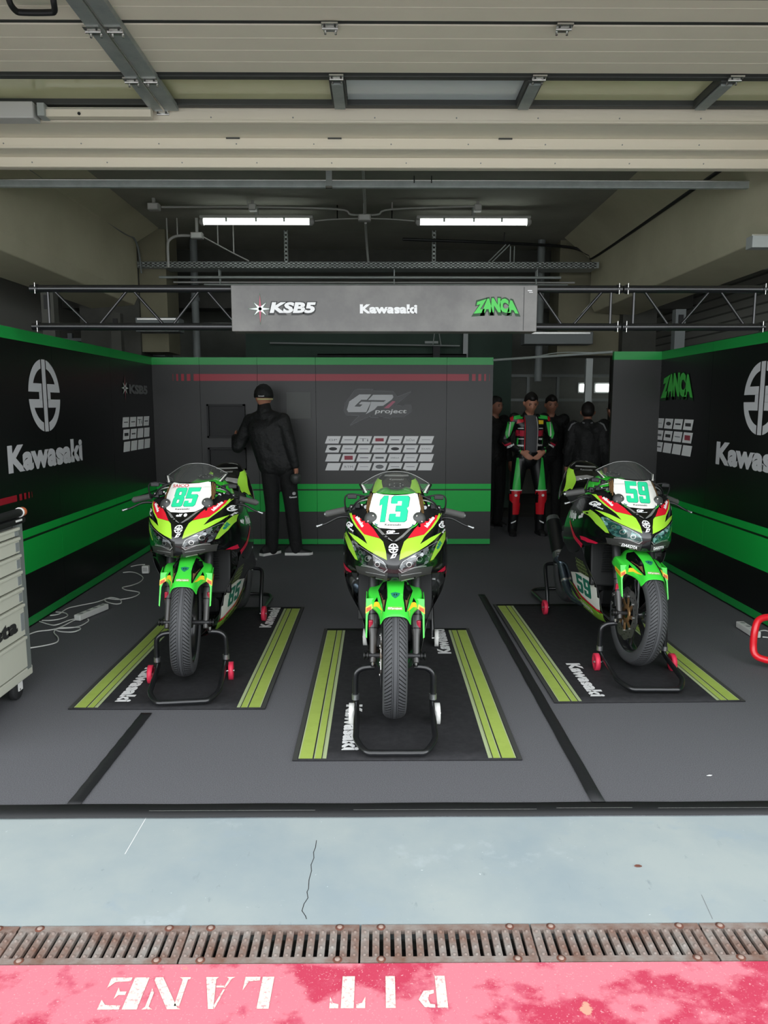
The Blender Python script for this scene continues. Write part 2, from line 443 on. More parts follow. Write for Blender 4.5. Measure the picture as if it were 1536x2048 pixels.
struct(slab('wall_facade', -14, 14, 2.75, 2.95, 3.03, 5.2, 'dark_concrete'))  # out of view, lower edge dropped to cut daylight reaching the back
struct(slab('wall_back', -6, 6, 14.0, 14.2, -.06, 3.75, 'back_wall_grey'))
struct(slab('wall_outer_left', -6.1, -4.6, 2.75, 14, -.06, 3.75, 'block_wall'))
struct(slab('wall_facade_left', -14, -4.6, 2.75, 2.95, -.1, 3.34, 'dark_concrete'))
struct(slab('wall_facade_right', 4.6, 14, 2.75, 2.95, -.1, 3.34, 'dark_concrete'))
# right side wall of ribbed blocks seen above the partition
mb = MB(); mb.box((5.2, 8.4, 1.8), (1.2, 11.3, 3.9), 'block_wall')
for i in range(17):
    mb.box((4.595, 8.4, 1.75+i*.115), (.02, 11.2, .02), 'block_joint')
struct(mb.build('wall_outer_right'))
# concrete beams
def beam(name, X, Xi, zt, zb, y0, y1, sgn):
    prof = [(Xi, 3.75), (X, zt), (X, zb+.12), (X+sgn*.06, zb), (X+sgn*.6, zb-.04), (X+sgn*.7, 3.75)]
    mb = MB(); n = len(prof)
    mb.prism(prof, lambda a, b, h: Vector((a, h, b)), 'beam_concrete', y0, y1)
    return struct(mb.build(name, bevel=.01))
beam('ceiling_beam_left', -3.0, -2.71, 3.575, 2.82, 2.96, 9.7, -1)
beam('ceiling_beam_right', 2.8, 2.43, 3.455, 2.80, 2.96, 10.2, 1)
for nm, x0, x1, y in (('pillar_left', -3.75, -3.0, 9.7), ('pillar_right', 3.25, 3.7, 10.2)):
    struct(slab(nm, x0, x1, y, y+.5, -.06, 3.75, 'dark_concrete'))
struct(slab('beam_haunch_left', -3.75, -2.66, 9.75, 10.3, 2.25, 3.75, 'haunch_concrete_shaded'))
struct(slab('beam_haunch_right', 2.42, 3.6, 10.35, 10.9, 2.25, 3.75, 'haunch_concrete_shaded'))
struct(slab('ceiling_beam_back', -4.5, 4.5, 11.0, 11.4, 2.95, 3.75, 'dark_concrete'))

# greenish room wall behind and window strip
mb = MB(); mb.box((-.2, 11.6, 1.35), (3.6, .08, 2.7), 'green_wall'); struct(mb.build('wall_inner_green'))
mb = MB()
mb.box((1.30, 11.45, 1.35), (.07, .07, 2.7), 'galv_plain'); struct(mb.build('trim_1'))
mb = MB(); mb.box((1.75, 11.62, 1.35), (.55, .06, 2.7), 'green_wall'); struct(mb.build('wall_inner_pier'))
for i, (xa, xb) in enumerate(((3.70, 3.87), (4.0, 4.28))):
    f = MB(); f.box(((xa+xb)/2, 13.98, 1.90), (xb-xa+.06, .06, .19), 'galv_plain')
    w = struct(f.build('window_%d' % (i+1)))
    MB().box(((xa+xb)/2, 13.94, 1.90), (xb-xa, .02, .13), 'window_glow').build('window_pane', w)
mb = MB()
for z in (1.68, 2.12): mb.box((3.4, 13.96, z), (2.6, .06, .05), 'galv_plain')
for x in (2.2, 2.75, 3.3): mb.box((x, 13.97, 1.9), (.05, .05, .45), 'galv_plain')
struct(mb.build('trim_2'))
mb = MB(); mb.box((2.72, 9.85, 1.75), (.085, .07, .85), 'galv_plain'); 
t = mb.build('signal_post', None); tag(t, 'pale slotted metal post standing in the doorway behind the black jacket', 'post')
MB().box((0, 0, 0), (.04, .04, 1.4), 'galv_plain').build('post_foot', t, (2.72, 9.85, .66))

# ---------------------------------------------------------------- overhead door
door = struct(empty('door_1', (0, 0, 0)))
def sect(y0, y1, z=3.3, ribs=4):
    mb = MB(); n = ribs; L = y1-y0
    prof = []
    for i in range(n):
        a = y0+.012+(L-.024)*i/n; b = y0+.012+(L-.024)*(i+1)/n
        prof += [(a, z), (b-.007, z+.0003), (b-.0035, z+.0018)]
    prof = [(y0+.002, z+.012)]+prof+[(y1-.004, z+.012), (y1-.004, z+.05), (y0+.002, z+.05)]
    mb.prism(prof, lambda a, b, h: Vector((h, a, b)), 'door_beige', -2.95, 3.1)
    return struct(mb.build('door_section', door))
sect(2.96, 3.18); sect(3.19, 3.70); sect(3.712, 4.235)
for y in (3.185, 3.706): struct(MB().box((.07, y, 3.306), (6.05, .014, .008), 'door_dark').build('section_seal', door))
# window row
mb = MB()
for (y0, y1) in ((4.24, 4.285), (4.62, 4.67)): mb.box((.07, (y0+y1)/2, 3.315), (6.05, y1-y0, .05), 'door_dark')
for x in (-2.3, -1.25, -.22, .84, 1.87, 2.9): mb.box((x, 4.45, 3.305), (.085, .37, .05), 'door_dark')
fr = struct(mb.build('window_frame', door, bevel=.004))
xs = [-2.9, -2.3, -1.25, -.22, .84, 1.87, 2.9]
for i in range(6):
    a, b = xs[i]+.045, xs[i+1]-.045
    MB().box(((a+b)/2, 4.452, 3.325), (b-a, .34, .006), 'pane_blue' if i == 3 else 'pane_lit_ceiling').build('window_pane', door)
for x in (-2.3, -.22, .84, 1.87, 2.9):
    mb = MB(); mb.box((x, 4.46, 3.276), (.062, .34, .012), 'galvanised'); struct(mb.build('stile', door, bevel=.002))
# end stile (double profile)
mb = MB()
for x in (-1.285, -1.20): mb.box((x, 3.82, 3.285), (.078, 1.68, .03), 'galvanised')
mb.box((-1.243, 3.82, 3.278), (.012, 1.68, .03), 'steel_bright'); struct(mb.build('stile', door, bevel=.003))
def hinge(x, y):
    mb = MB(); zo = -.018 if -1.32 < x < -1.1 else 0.0
    mb.box((x, y-.021, 3.286), (.075, .035, .008), 'steel_bright'); mb.box((x, y+.024, 3.286), (.062, .03, .008), 'steel_bright')
    mb.tube([(x-.036, y, 3.279), (x+.036, y, 3.279)], .007, 'steel_bright', 8)
    for dx in (-.024, .024):
        mb.tube([(x+dx, y+.036, 3.285), (x+dx, y+.036, 3.270)], .006, 'steel_bright', 8)
        mb.tube([(x+dx, y-.026, 3.285), (x+dx, y-.026, 3.274)], .005, 'door_dark', 8)
    o = mb.build('hinge', door); o.location.z = zo
for x in (-1.30, -1.20, -.22, .85, 1.89):
    hinge(x, 3.706); hinge(x, 4.245)
hinge(-1.26, 4.685)
mb = MB(); mb.tube(smooth_path([(-1.555, 3.44, 3.29), (-1.56, 3.46, 3.262), (-1.555, 3.50, 3.25), (-1.53, 3.51, 3.248), (-1.42, 3.51, 3.248), (-1.39, 3.50, 3.25), (-1.375, 3.46, 3.265), (-1.37, 3.44, 3.29)], 4), .013, 'black_plastic', 10); mb.build('door_handle', door)
# header built of three stepped rails
mb = MB()
st = [(4.685, 3.30, 3.215), (4.935, 3.215, 3.15), (5.095, 3.15, 3.088)]
for i, (y, zt, zb) in enumerate(st):
    y2 = st[i+1][0] if i < 2 else 5.125
    mb.box((.07, y+.012, (zt+zb)/2), (6.2, .024, zt-zb), 'door_trim_beige')
    mb.box((.07, (y+y2)/2+.012, zb+.004+.0015), (6.2, y2-y, .008), 'door_beige')
    mb.box((.07, y-.003, zb+.006), (6.2, .012, .010), 'door_trim_beige')
    for k in range(13):
        mb.tube([(-2.9+k*.48+.1*i, y-.004, zb+.03), (-2.9+k*.48+.1*i, y+.002, zb+.03)], .004, 'cab_recess', 6)
mb.box((.07, 5.14, 3.42), (6.2, .03, .66), 'door_beige')
for x in (-.9, -.27, .79): mb.box((x, 4.80 if False else 4.932, 3.213), (.085, .012, .008), 'door_dark')
struct(mb.build('trim_3'))
# operator box and rail at left
mb = MB(); mb.box((-2.15, 4.62, 3.245), (.36, .10, .09), 'grey_plastic', bev=.006); mb.box((-1.93, 4.62, 3.25), (.04, .08, .07), 'galv_plain')
mb.tube([(-2.2, 4.565, 3.25), (-2.2, 4.573, 3.25)], .02, 'steel_bright', 12)
op = mb.build('door_operator'); tag(op, 'grey metal box of the door drive at the end of the white rail, top left', 'door drive')
mb = MB(); mb.box((-1.62, 4.63, 3.245), (.62, .05, .05), 'door_trim_beige'); mb.box((-1.62, 4.603, 3.262), (.62, .01, .008), 'steel_bright')
mb.tube([(-1.72, 4.60, 3.235), (-1.72, 4.606, 3.235)], .009, 'black_plastic', 8)
r = mb.build('rail', op)
# strut under the ceiling
s_ = empty('ceiling_channel', (0, 5.95, 3.2)); tag(s_, 'long galvanised steel channel crossing the whole bay below the beige door rails', 'steel channel')
mb = MB(); mb.box((.08, 0, .027), (5.9, .04, .056), 'channel_zinc'); mb.box((.08, -.018, .052), (5.9, .006, .01), 'steel_bright'); mb.build('channel', s_, bevel=.003)
mb = MB(); mb.box((-.37, -.028, .09), (.045, .012, .20), 'galv_plain'); mb.box((-.37, -.034, -.005), (.05, .03, .012), 'steel_bright'); mb.build('hanger', s_)
MB().box((-.37, 0, .32), (.03, .03, .46), 'galv_plain').build('hanger', s_)
for x in (.27, .40): MB().tube([(x, -.026, .03), (x, -.026, .08)], .004, 'black_plastic', 6).build('hook', s_)

# ---------------------------------------------------------------- fluorescent fittings
for k, (x0, x1) in enumerate(((-1.99, -.715), (.415, 1.705))):
    cx = (x0+x1)/2; L = x1-x0
    t = empty('fluorescent_lamp', (cx, 8.72, 3.6))
    tag(t, ('fluorescent batten lamp under the ceiling, left one of the two' if k == 0 else 'fluorescent batten lamp under the ceiling, right one of the two'), 'ceiling lamp', 'fluorescent lamps')
    mb = MB(); mb.box((0, 0, .045), (L-.02, .09, .035), 'grey_plastic', bev=.01); mb.build('housing', t)
    mb = MB(); mb.tube([(-L/2+.05, 0, 0), (L/2-.05, 0, 0)], .034, 'tube_glow', 14); mb.build('glowing_tube', t)
    for s in (-1, 1):
        mb = MB(); mb.tube([(s*(L/2-.05), 0, 0), (s*(L/2-.02), 0, 0), (s*L/2, 0, 0)], [.045, .043, .02], 'grey_plastic', 12); mb.build('end_cap', t)
    for q in (-.33, 0, .31): MB().box((q, -.045, .015), (.02, .012, .05), 'galv_plain').build('clip', t)
    MB().box((0, 0, .105), (.04, .04, .09), 'galv_plain').build('bracket', t)
    l = bpy.data.lights.new('lamp_light', 'AREA'); l.shape = 'RECTANGLE'; l.size = L-.1; l.size_y = .06; l.energy = .35; l.color = (.93, 1, .95)
    lo = bpy.data.objects.new('lamp_light', l); C.objects.link(lo); lo.parent = t; lo.location = (0, 0, -.045)
# conduit and boxes on the ceiling
def jbox(x, y, z, label, d=.11):
    t = MB().box((x, y, z), (d, .09, .07), 'grey_plastic', bev=.008).build('junction_box'); tag(t, label, 'junction box'); 
    MB().box((x, y-.048, z), (d*.8, .008, .05), 'white_plastic').build('lid', t)
    MB().box((x, y, (z+.035+3.752)/2), (.03, .03, 3.752-z-.035), 'grey_plastic').build('mounting_stem', t)
jbox(-.15, 8.55, 3.60, 'grey junction box in the middle between the two fluorescent lamps', .14)
jbox(-2.38, 8.35, 3.66, 'grey junction box on the ceiling near the left beam, left of the lamps', .12)
jbox(-2.13, 9.2, 3.55, 'grey junction box where the bent conduit starts above the left end of the cable tray', .14)
jbox(-1.35, 8.45, 3.68, 'small round-based conduit box above the left fluorescent lamp', .08)
jbox(1.07, 8.45, 3.68, 'small round-based conduit box above the right fluorescent lamp', .08)
def cond(pts, label, r=.011, m='grey_plastic', name='conduit'):
    t = MB().tube(smooth_path(pts, 5), r, m, 8).build(name); tag(t, label, 'conduit')
    for p in (pts[1], pts[-2]):
        if p[2] < 3.74 and abs(p[0]) < 2.6: MB().box((p[0], p[1], (p[2]+3.752)/2), (.012, .012, 3.752-p[2]), m).build('hanger_rod', t)
cond([(-2.3, 8.35, 3.66), (-1.4, 8.42, 3.68), (-.45, 8.5, 3.68), (-.3, 8.52, 3.63), (-.15, 8.55, 3.635), (0, 8.52, 3.63), (.15, 8.5, 3.68), (1.07, 8.45, 3.70)], 'grey conduit running along the ceiling above both fluorescent lamps')
cond([(-.7, 8.68, 3.6), (-.45, 8.62, 3.605), (-.15, 8.57, 3.6)], 'short cable from the left lamp to the middle junction box', .008)
cond([(.40, 8.68, 3.6), (.15, 8.62, 3.605), (-.12, 8.57, 3.6)], 'short cable from the middle junction box to the right lamp', .008)
cond([(-.14, 8.6, 3.56), (-.14, 9.3, 3.5), (-.12, 9.78, 3.28)], 'grey conduit dropping from the middle junction box to the cable tray', .014)
cond([(-.14, 5.97, 3.7), (-.14, 7.2, 3.72), (-.14, 8.5, 3.64)], 'grey conduit along the ceiling towards the middle junction box', .014)
cond([(-2.16, 9.2, 3.55), (-2.36, 9.2, 3.55), (-2.46, 9.2, 3.50), (-2.48, 9.2, 3.42), (-2.48, 9.2, 3.19)], 'bent grey conduit dropping to the left end of the cable tray', .016)
cond([(-2.08, 9.2, 3.55), (-1.92, 9.36, 3.48), (-1.76, 9.50, 3.41), (-1.6, 9.62, 3.345)], 'thin cable slanting down to the cable tray at the left', .008)
cond([(-3.0, 6.3, 3.585), (-3.0, 9.0, 3.585), (-2.96, 9.55, 3.56), (-2.94, 9.65, 3.2)], 'cable running along the top edge of the left concrete beam', .012, 'cab_recess')
cond([(2.78, 6.0, 3.47), (2.79, 9.8, 3.47), (2.74, 10.1, 3.52), (2.5, 10.15, 3.62), (1.6, 9.9, 3.62), (.3, 9.6, 3.60)], 'dark cable running along the top edge of the right concrete beam', .018, 'black_plastic')
# cable tray
tr = empty('cable_tray', (0, 9.8, 3.27)); tag(tr, 'long perforated galvanised cable tray crossing behind the banner truss', 'cable tray')
mb = MB(); mb.box((-.13, 0, 0), (5.7, .30, .006), 'galv_plain'); mb.box((-.13, .15, .035), (5.7, .004, .07), 'galv_plain')
for (z, h) in ((-.030+.035, .012), (.035, .012), (.066, .010)): mb.box((-.13, -.15, z), (5.7, .004, h), 'galv_plain')
for i in range(96): mb.box((-2.97+i*.06, -.15, .035), (.03, .004, .075), 'galv_plain')
mb.box((-.13, -.146, .035), (5.7, .002, .07), 'door_dark'); mb.build('tray', tr)
for x in (-1.16, .70):
    mb = MB()
    for i in range(9): mb.box((x, .02, .10+i*.05), (.045, .03, .026), 'galv_plain')
    for s in (-1, 1): mb.box((x+s*.02, .02, .28), (.008, .03, .46), 'galv_plain')
    mb.build('hanger', tr)
for k, (z, r, x0, x1) in enumerate(((-.10, .016, -2.75, 2.3), (-.19, .02, -2.2, 2.4), (-.145, .011, -2.6, 2.5))):
    t = MB().tube([(x0, 9.75+.05*k, 3.27+z), (x1, 9.75+.05*k, 3.27+z)], r, 'galv_plain' if k < 2 else 'grey_plastic', 8).build('pipe')
    for x in (-2.0, 0.2, 2.0): MB().box((x, 9.75+.05*k, (3.27+z+3.27)/2), (.012, .012, -z), 'galv_plain').build('pipe_hanger', t)
    tag(t, ['upper thin pipe running just below the cable tray', 'lowest and thickest pipe running below the cable tray, just above the banner', 'thin pale pipe between the two pipes below the cable tray'][k], 'pipe')
for (x, lab) in ((-2.44, 'dark vertical drain pipe at the left end of the cable tray'), (2.16, 'dark vertical drain pipe at the right end of the cable tray')):
    t = MB().tube([(x, 10.3, 1.9), (x, 10.3, 3.74)], .05, 'cab_recess', 12).build('drain_pipe'); tag(t, lab, 'pipe')
    MB().tube([(x, 10.3, 2.95), (x, 10.3, 3.0)], .06, 'cab_recess', 12).build('pipe_collar', t)
mb = MB()
for s in (0, .05): mb.tube([(1.33+s, 9.9, 3.32), (1.62+s, 9.9, 3.60)], .008, 'galv_plain', 6)
for s in (0, .05): mb.tube([(1.68+s, 9.9, 3.32), (1.68+s, 9.9, 3.58)], .008, 'galv_plain', 6)
t = mb.build('support_bracket'); tag(t, 'slanted metal bracket above the right half of the cable tray', 'bracket')
# fan-coil ducts behind panels, under banner
for (x, y, z, dx, lab) in ((-2.55, 9.0, 2.5, .5, 'grey metal box on the wall behind the left part of the truss'), (2.35, 10.1, 2.45, .9, 'grey wall box behind the truss right of the banner')):
    t = MB().box((x, y, z), (dx, .25, .16), 'cab_recess', bev=.01).build('wall_box'); tag(t, lab, 'box')
    MB().box((x, y-.13, z+.06), (dx*.9, .012, .02), 'steel_bright').build('rim', t)
t = MB().box((2.88, 5.6, 2.735), (.42, .10, .085), 'galv_plain', bev=.004).build('wall_unit'); tag(t, 'pale grey cable duct box below the right concrete beam, at the right edge', 'duct box')
MB().box((2.88, 5.545, 2.775), (.43, .012, .010), 'steel_bright').build('rim', t)
# dim equipment in the room behind
t = empty('ceiling_hoist', (.3, 11.3, 2.35)); tag(t, 'dark hoist rail with small brackets behind the team panels, under the banner', 'hoist')
mb = MB(); mb.tube([(-1.2, 0, -.05), (1.0, 0, -.05)], .035, 'engine_dark', 10); mb.tube([(-1.9, 0, .14), (.9, 0, .10)], .012, 'galv_plain', 8); mb.build('rail', t)
mb = MB(); mb.box((.55, -.05, .0), (.10, .1, .18), 'engine_dark'); mb.tube([(.50, -.05, .1), (.53, -.05, .34)], .008, 'galv_plain', 6); mb.tube([(.62, -.05, .1), (.58, -.05, .34)], .008, 'galv_plain', 6); mb.build('bracket', t)
t = MB().box((.80, 11.54, 2.52), (.20, .02, .035), 'galv_plain').build('wall_sign'); tag(t, 'small pale strip sign on the green wall right below the banner', 'sign')
for i, (x, z, lab) in enumerate(((-3.9, 2.55, 'dark equipment rack behind the left partition, left one'), (-3.2, 2.35, 'dark equipment rack behind the left partition, right one'))):
    t = empty('storage_rack', (x, 10.5, 0)); tag(t, lab, 'rack')
    for dx in (-.3, .3): MB().box((dx, 0, z/2), (.06, .06, z), 'cab_recess').build('post', t)
    for zz in (.6, 1.3, 2.0, z-.1): MB().box((0, 0, zz), (.66, .4, .04), 'cab_recess').build('shelf', t)
# light bar tubes seen far right
for i in range(3):
    t = MB().box((4.25, 7.3+i*.45, 3.02-.0*i), (.5, .05, .03), 'galv_plain').build('roof_slat'); tag(t, ['nearest', 'middle', 'farthest'][i]+' of three pale slats under the roof at the far right above the ribbed wall', 'slat', 'pale slats above the ribbed wall')
# partition posts behind
for (x, y, lab) in ((-2.93, 6.9, 'grey post behind the left end of the truss'), (-2.95, 8.7, 'grey post behind the left partition near the corner'), (3.25, 8.3, 'grey steel post in front of the ribbed wall at the right')):
    t = MB().box((x, y, 1.3), (.11, .1, 2.6), 'cab_recess' if x > 0 else 'dark_concrete').build('steel_post'); tag(t, lab, 'post')
    MB().box((x, y-.055, 2.48), (.05, .02, .12), 'engine_dark').build('socket', t)

# ================================================================ PARTITION PANELS
BANDS = [(0, .012, 'vinyl_black'), (.012, .07, 'vinyl_green_rail'), (.07, .385, None), (.385, .625, 'vinyl_green'), (.625, .642, 'vinyl_line'), (.642, .70, 'vinyl_green'), (.70, 2.02, None), (2.02, 2.10, 'vinyl_green_rail')]
def frame(o, d):
    """maps (s along, z up, h out) -> world for a wall plane; d = direction of s, out = right-hand side towards viewer"""
    o = Vector(o); d = Vector(d).normalized(); n = d.cross(Vector((0, 0, 1)))
    return lambda s, z, h=0: o+d*s+Vector((0, 0, z))+n*h
def panel(fn, s0, s1, base, label, group):
    mb = MB()
    for (z0, z1, m) in BANDS:
        m = m or base
        e = .004 if m == 'vinyl_green_rail' else 0
        vs = [fn(s, z, h) for h in (-.045, e) for (s, z) in ((s0+.0015, z0), (s1-.0015, z0), (s1-.0015, z1), (s0+.0015, z1))]
        mb.add(vs, [(3, 2, 1, 0), (4, 5, 6, 7), (0, 1, 5, 4), (1, 2, 6, 5), (2, 3, 7, 6), (3, 0, 4, 7)], m)
    o = mb.build('partition_panel'); tag(o, label, 'partition panel', group); return o
def sq(fn, s0, s1, z0, z1, m, parent, name, h=.003):
    mb = MB(); flat(mb, shp(rect(s0, z0, s1, z1)), lambda a, b, hh: fn(a, b, h), m); return mb.build(name, parent)
FB = frame((0, 8.42, 0), (1, 0, 0))            # back wall, s = x
FL = frame((-2.5, 0, 0), (0, 1, 0))            # left wall, s = y  (out = +x)
FR = frame((2.79, 0, 0), (0, -1, 0))           # right wall, s = -y (out = -x)
FB2 = frame((0, 7.5, 0), (1, 0, 0))
def red_row(fn, a, b, z0, z1, par, ends):
    mb = MB()
    def r(x0, x1):
        if x1 > x0: flat(mb, shp(rect(x0, z0, x1, z1)), lambda s, z, h: fn(s, z, .003), 'vinyl_red')
    r(a, b)
    if 'L' in ends:
        for (p, w) in ((.035, .05), (.105, .042), (.17, .03), (.225, .014)): r(a-p-w+.01, a-p+.0)
    if 'R' in ends:
        for (p, w) in ((.035, .05), (.105, .042), (.17, .03), (.225, .014)): r(b+p, b+p+w-.01)
    return mb.build('red_stripe', par)
BX = [-2.5, -1.975, -1.338, -.695, .756, 1.27]
labs = ['black team panel in the back left corner', 'black team panel with the square recesses, left of the man in the black beanie', 'black team panel with a grey rectangle, behind the man in the black beanie',
        'wide black team panel with the big logo and the sponsor grid behind the middle motorcycle', 'narrow black team panel between the sponsor grid and the doorway']
bp = [panel(FB, BX[i], BX[i+1], 'vinyl_black_sheen', labs[i], 'back wall team panels') for i in range(5)]
red_row(FB, -2.04, BX[1]-.002, 1.845, 1.92, bp[0], 'L')
for i in (1, 2, 3): red_row(FB, BX[i]+.002, BX[i+1]-.002, 1.845, 1.92, bp[i], '')
red_row(FB, BX[4]+.002, 1.0, 1.845, 1.92, bp[4], 'R')
# recessed display boxes
for (z0, z1) in ((1.22, 1.59), (.86, 1.11)):
    mb = MB(); s0, s1 = -1.90, -1.48
    for (a, b, c, d) in ((s0, s1, z1-.02, z1), (s0, s1, z0, z0+.02), (s0, s0+.02, z0, z1), (s1-.02, s1, z0, z1)):
        mb.box(((a+b)/2, 8.40, (c+d)/2), (b-a, .05, d-c), 'engine_dark')
    mb.box(((s0+s1)/2, 8.417, (z0+z1)/2), (s1-s0, .006, z1-z0), 'engine_dark')
    mb.build('recess', bp[1])
MB().box((-.885, 8.416, 1.575), (.27, .008, .29), 'plate_grey').build('notice_plate', bp[2])
# GP logo
mb = MB(); U = lambda x, y: (-.40+(x-160)/1536*190/1500*8.42*1.0-.0, 1.80-(y)/1536*190/1500*8.42)
def U(x, y): return (-.49+x*.000694, 1.808-y*.000694)
def poly(mb, pts, m, h): flat(mb, shp([U(*p) for p in pts]), lambda a, b, hh: FB(a, b, h), m)
out = [(340, 75), (620, 80), (590, 100), (930, 110), (980, 150), (1000, 200), (1240, 110), (980, 325), (1090, 345), (1110, 325), (1230, 325), (1240, 430), (1110, 515), (930, 515), (900, 535), (790, 530), (790, 508), (710, 508), (700, 530), (570, 525), (590, 495), (230, 660), (400, 495), (190, 490), (150, 420), (170, 300)]
flat(mb, shp([U(*p) for p in out]), lambda a, b, h: FB(a, b, .003), 'vinyl_black')
flat(mb, ribbon([U(*p) for p in out], .006, True), lambda a, b, h: FB(a, b, .004), 'sponsor_ink')
poly(mb, [(400, 160), (590, 160), (520, 245), (430, 245), (320, 350), (410, 355), (450, 320), (390, 315), (430, 275), (585, 280), (510, 440), (220, 440), (200, 400), (240, 270)], 'logo_grey', .005)
poly(mb, [(620, 165), (930, 165), (945, 200), (920, 240), (780, 340), (690, 345), (640, 400), (500, 475), (550, 400), (590, 275), (790, 278), (825, 252), (540, 248)], 'logo_grey', .0055)
poly(mb, [(930, 265), (980, 270), (870, 378), (790, 378)], 'star_red', .006)
a = U(650, 455); b = U(1150, 385)
flat(mb, fit(text('project', .02), a[0], b[0], a[1], b[1], shear=0), lambda s, z, h: FB(s+.25*(z-a[1]), z, .006), 'white_print')
mb.build('team_logo', bp[3])
# sponsor grid
def sponsor(fn, s0, s1, z0, z1, nc, nr, par, words, slant=.03, sgn=1):
    mb = MB(); cw = (s1-s0)/nc; ch = (z1-z0)/nr
    for r in range(nr):
        for c in range(nc):
            a = s0+c*cw; b = a+cw*.87; t = z1-r*ch; u = t-ch*.82; k = slant
            q = [(a, u), (b-k*.0, u), (b+k, t), (a+k, t)]
            flat(mb, shp(q), lambda s, z, h: fn(s, z, .003), 'sponsor_white')
            w = words.get((r, c))
            if w:
                ws, colr, hh = w; m_ = (a+b+k)/2; wd = (b-a)*.62; zc = (t+u)/2
                if ws == '#':
                    flat(mb, shp(rect(m_-wd/2, zc-hh/2, m_+wd/2, zc+hh/2)), lambda s, z, h: fn(s, z, .004), colr)
                elif ws == 'O':
                    flat(mb, shp([(m_+wd*.5*math.cos(x*.5236), zc+hh*.6*math.sin(x*.5236)) for x in range(12)]), lambda s, z, h: fn(s, z, .004), colr)
                else:
                    flat(mb, fit(text(ws, .0), m_-wd/2, m_+wd/2, zc-hh/2, zc+hh/2), lambda s, z, h: fn(s, z, .004), colr)
    return mb.build('sponsor_grid', par)
I, D, R_ = 'sponsor_ink', 'sponsor_dark', 'sponsor_red'
sponsor(FB, -.60, .615, .835, 1.237, 7, 4, bp[3], {(0, 0): ('GP', I, .02), (0, 2): ('Ti', I, .034), (0, 3): ('#', R_, .035), (0, 1): ('#', I, .006), (0, 4): ('#', D, .007), (0, 5): ('InOut', I, .028), (0, 6): ('#', I, .004),
    (1, 0): ('O', D, .032), (1, 1): ('#', I, .008), (1, 2): ('#', I, .006), (1, 3): ('OMPOD', I, .02), (1, 4): ('O', D, .03), (1, 5): ('#', I, .01), (1, 6): ('EXAN', I, .018),
    (2, 1): ('#', R_, .045), (2, 2): ('#', D, .007), (2, 3): ('#', I, .02), (2, 4): ('KRELLA', D, .014), (2, 5): ('#', I, .004), (3, 1): ('RTM', I, .026), (3, 2): ('#', I, .004), (3, 3): ('O', I, .04), (3, 4): ('#', I, .006), (3, 5): ('#', I, .006)})
# side walls
ys = [8.42, 7.12, 5.86, 4.55, 3.24]
llab = ['black side panel with the star logo and small sponsor grid, in the far left corner', 'black side panel with the last letters of the big wordmark at the left', 'black side panel with the round white emblem at the left', 'black side panel behind the beige tool cabinet']
lp = []
for i in range(4):
    lp.append(panel(FL, ys[i+1], ys[i], 'vinyl_black', llab[i], 'left wall team panels'))
yr = [7.5, 6.35, 5.2, 4.05, 2.95]
rlab = ['black side panel with the green name logo and small sponsor grid, in the far right corner', 'black side panel with the round white emblem at the right', 'black side panel behind the red stand at the right edge', 'nearest black side panel on the right wall']
rp = [panel(FR, -yr[i], -yr[i+1], 'vinyl_black', rlab[i], 'right wall team panels') for i in range(4)]
rb = panel(FB2, 2.315, 2.79, 'vinyl_black_sheen', 'narrow black team panel right of the doorway', 'back wall team panels')
# emblem + wordmark; split across the panels that carry them
def clip(s, a, b):
    bm = bmesh.new(); vs = [bm.verts.new((x, y, 0)) for x, y in s[0]]
    for f in s[1]:
        try: bm.faces.new([vs[i] for i in f])
        except ValueError: pass
    for x, n in ((a, -1), (b, 1)):
        g = bm.verts[:]+bm.edges[:]+bm.faces[:]
        bmesh.ops.bisect_plane(bm, geom=g, plane_co=(x, 0, 0), plane_no=(n, 0, 0), clear_outer=True)
    bm.verts.index_update(); r = ([(v.co.x, v.co.y) for v in bm.verts], [tuple(v.index for v in f.verts) for f in bm.faces]); bm.free(); return r
def on_panels(s, fn, edges, panels, m, name, h=.003):
    for i, p in enumerate(panels):
        a, b = sorted((edges[i], edges[i+1])); q = clip(s, a, b)
        if q[1]:
            mb = MB(); flat(mb, q, lambda x, z, hh: fn(x, z, h), m); mb.build(name, p)
KW = text('Kawasaki', .05)
on_panels(xf(emblem(), .267, .268, 5.70, 1.646), FL, ys, lp, 'logo_grey', 'emblem')
on_panels(fit(KW, 5.07, 6.35, 1.128, 1.315), FL, ys, lp, 'logo_grey', 'wordmark')
on_panels(xf(emblem(), .267, .268, -5.50, 1.625), FR, [-y for y in yr], rp, 'logo_grey', 'emblem')
on_panels(fit(KW, -6.18, -4.90, 1.108, 1.292), FR, [-y for y in yr], rp, 'logo_grey', 'wordmark')
red_row(FL, 4.56, 5.16, .918, .962, lp[2], 'R')
def star(fn, cx, cz, R, par, name='star_logo', h=.004, out='star_green', core='star_red'):
    mb = MB()
    for k, (a, L) in enumerate(((0, 1), (1, .62), (2, .8), (3, .62), (4, 1), (5, .62), (6, .8), (7, .62))):
        t = math.pi/2+a*math.pi/4; c, s = math.cos(t), math.sin(t); w = .14*R
        def P(u, v): return (cx+u*c-v*s, cz+u*s+v*c)
        flat(mb, shp([P(0, -w), P(L*R, 0), P(0, w)]), lambda x, z, hh: fn(x, z, h+.0003*(k % 2)), out)
        flat(mb, shp([P(0, -w*.72), P(L*R*.88, 0), P(0, w*.72)]), lambda x, z, hh: fn(x, z, h+.001+.0003*(k % 2)), 'sponsor_white' if k % 2 else core if k in (0, 4) else 'sponsor_white')
    return mb.build(name, par)
star(FL, 7.50, 1.745, .15, lp[0])
on_panels(fit(text('KSB5', .06), 7.62, 8.22, 1.70, 1.79), FL, ys, lp, 'sponsor_ink', 'team_lettering', .006)
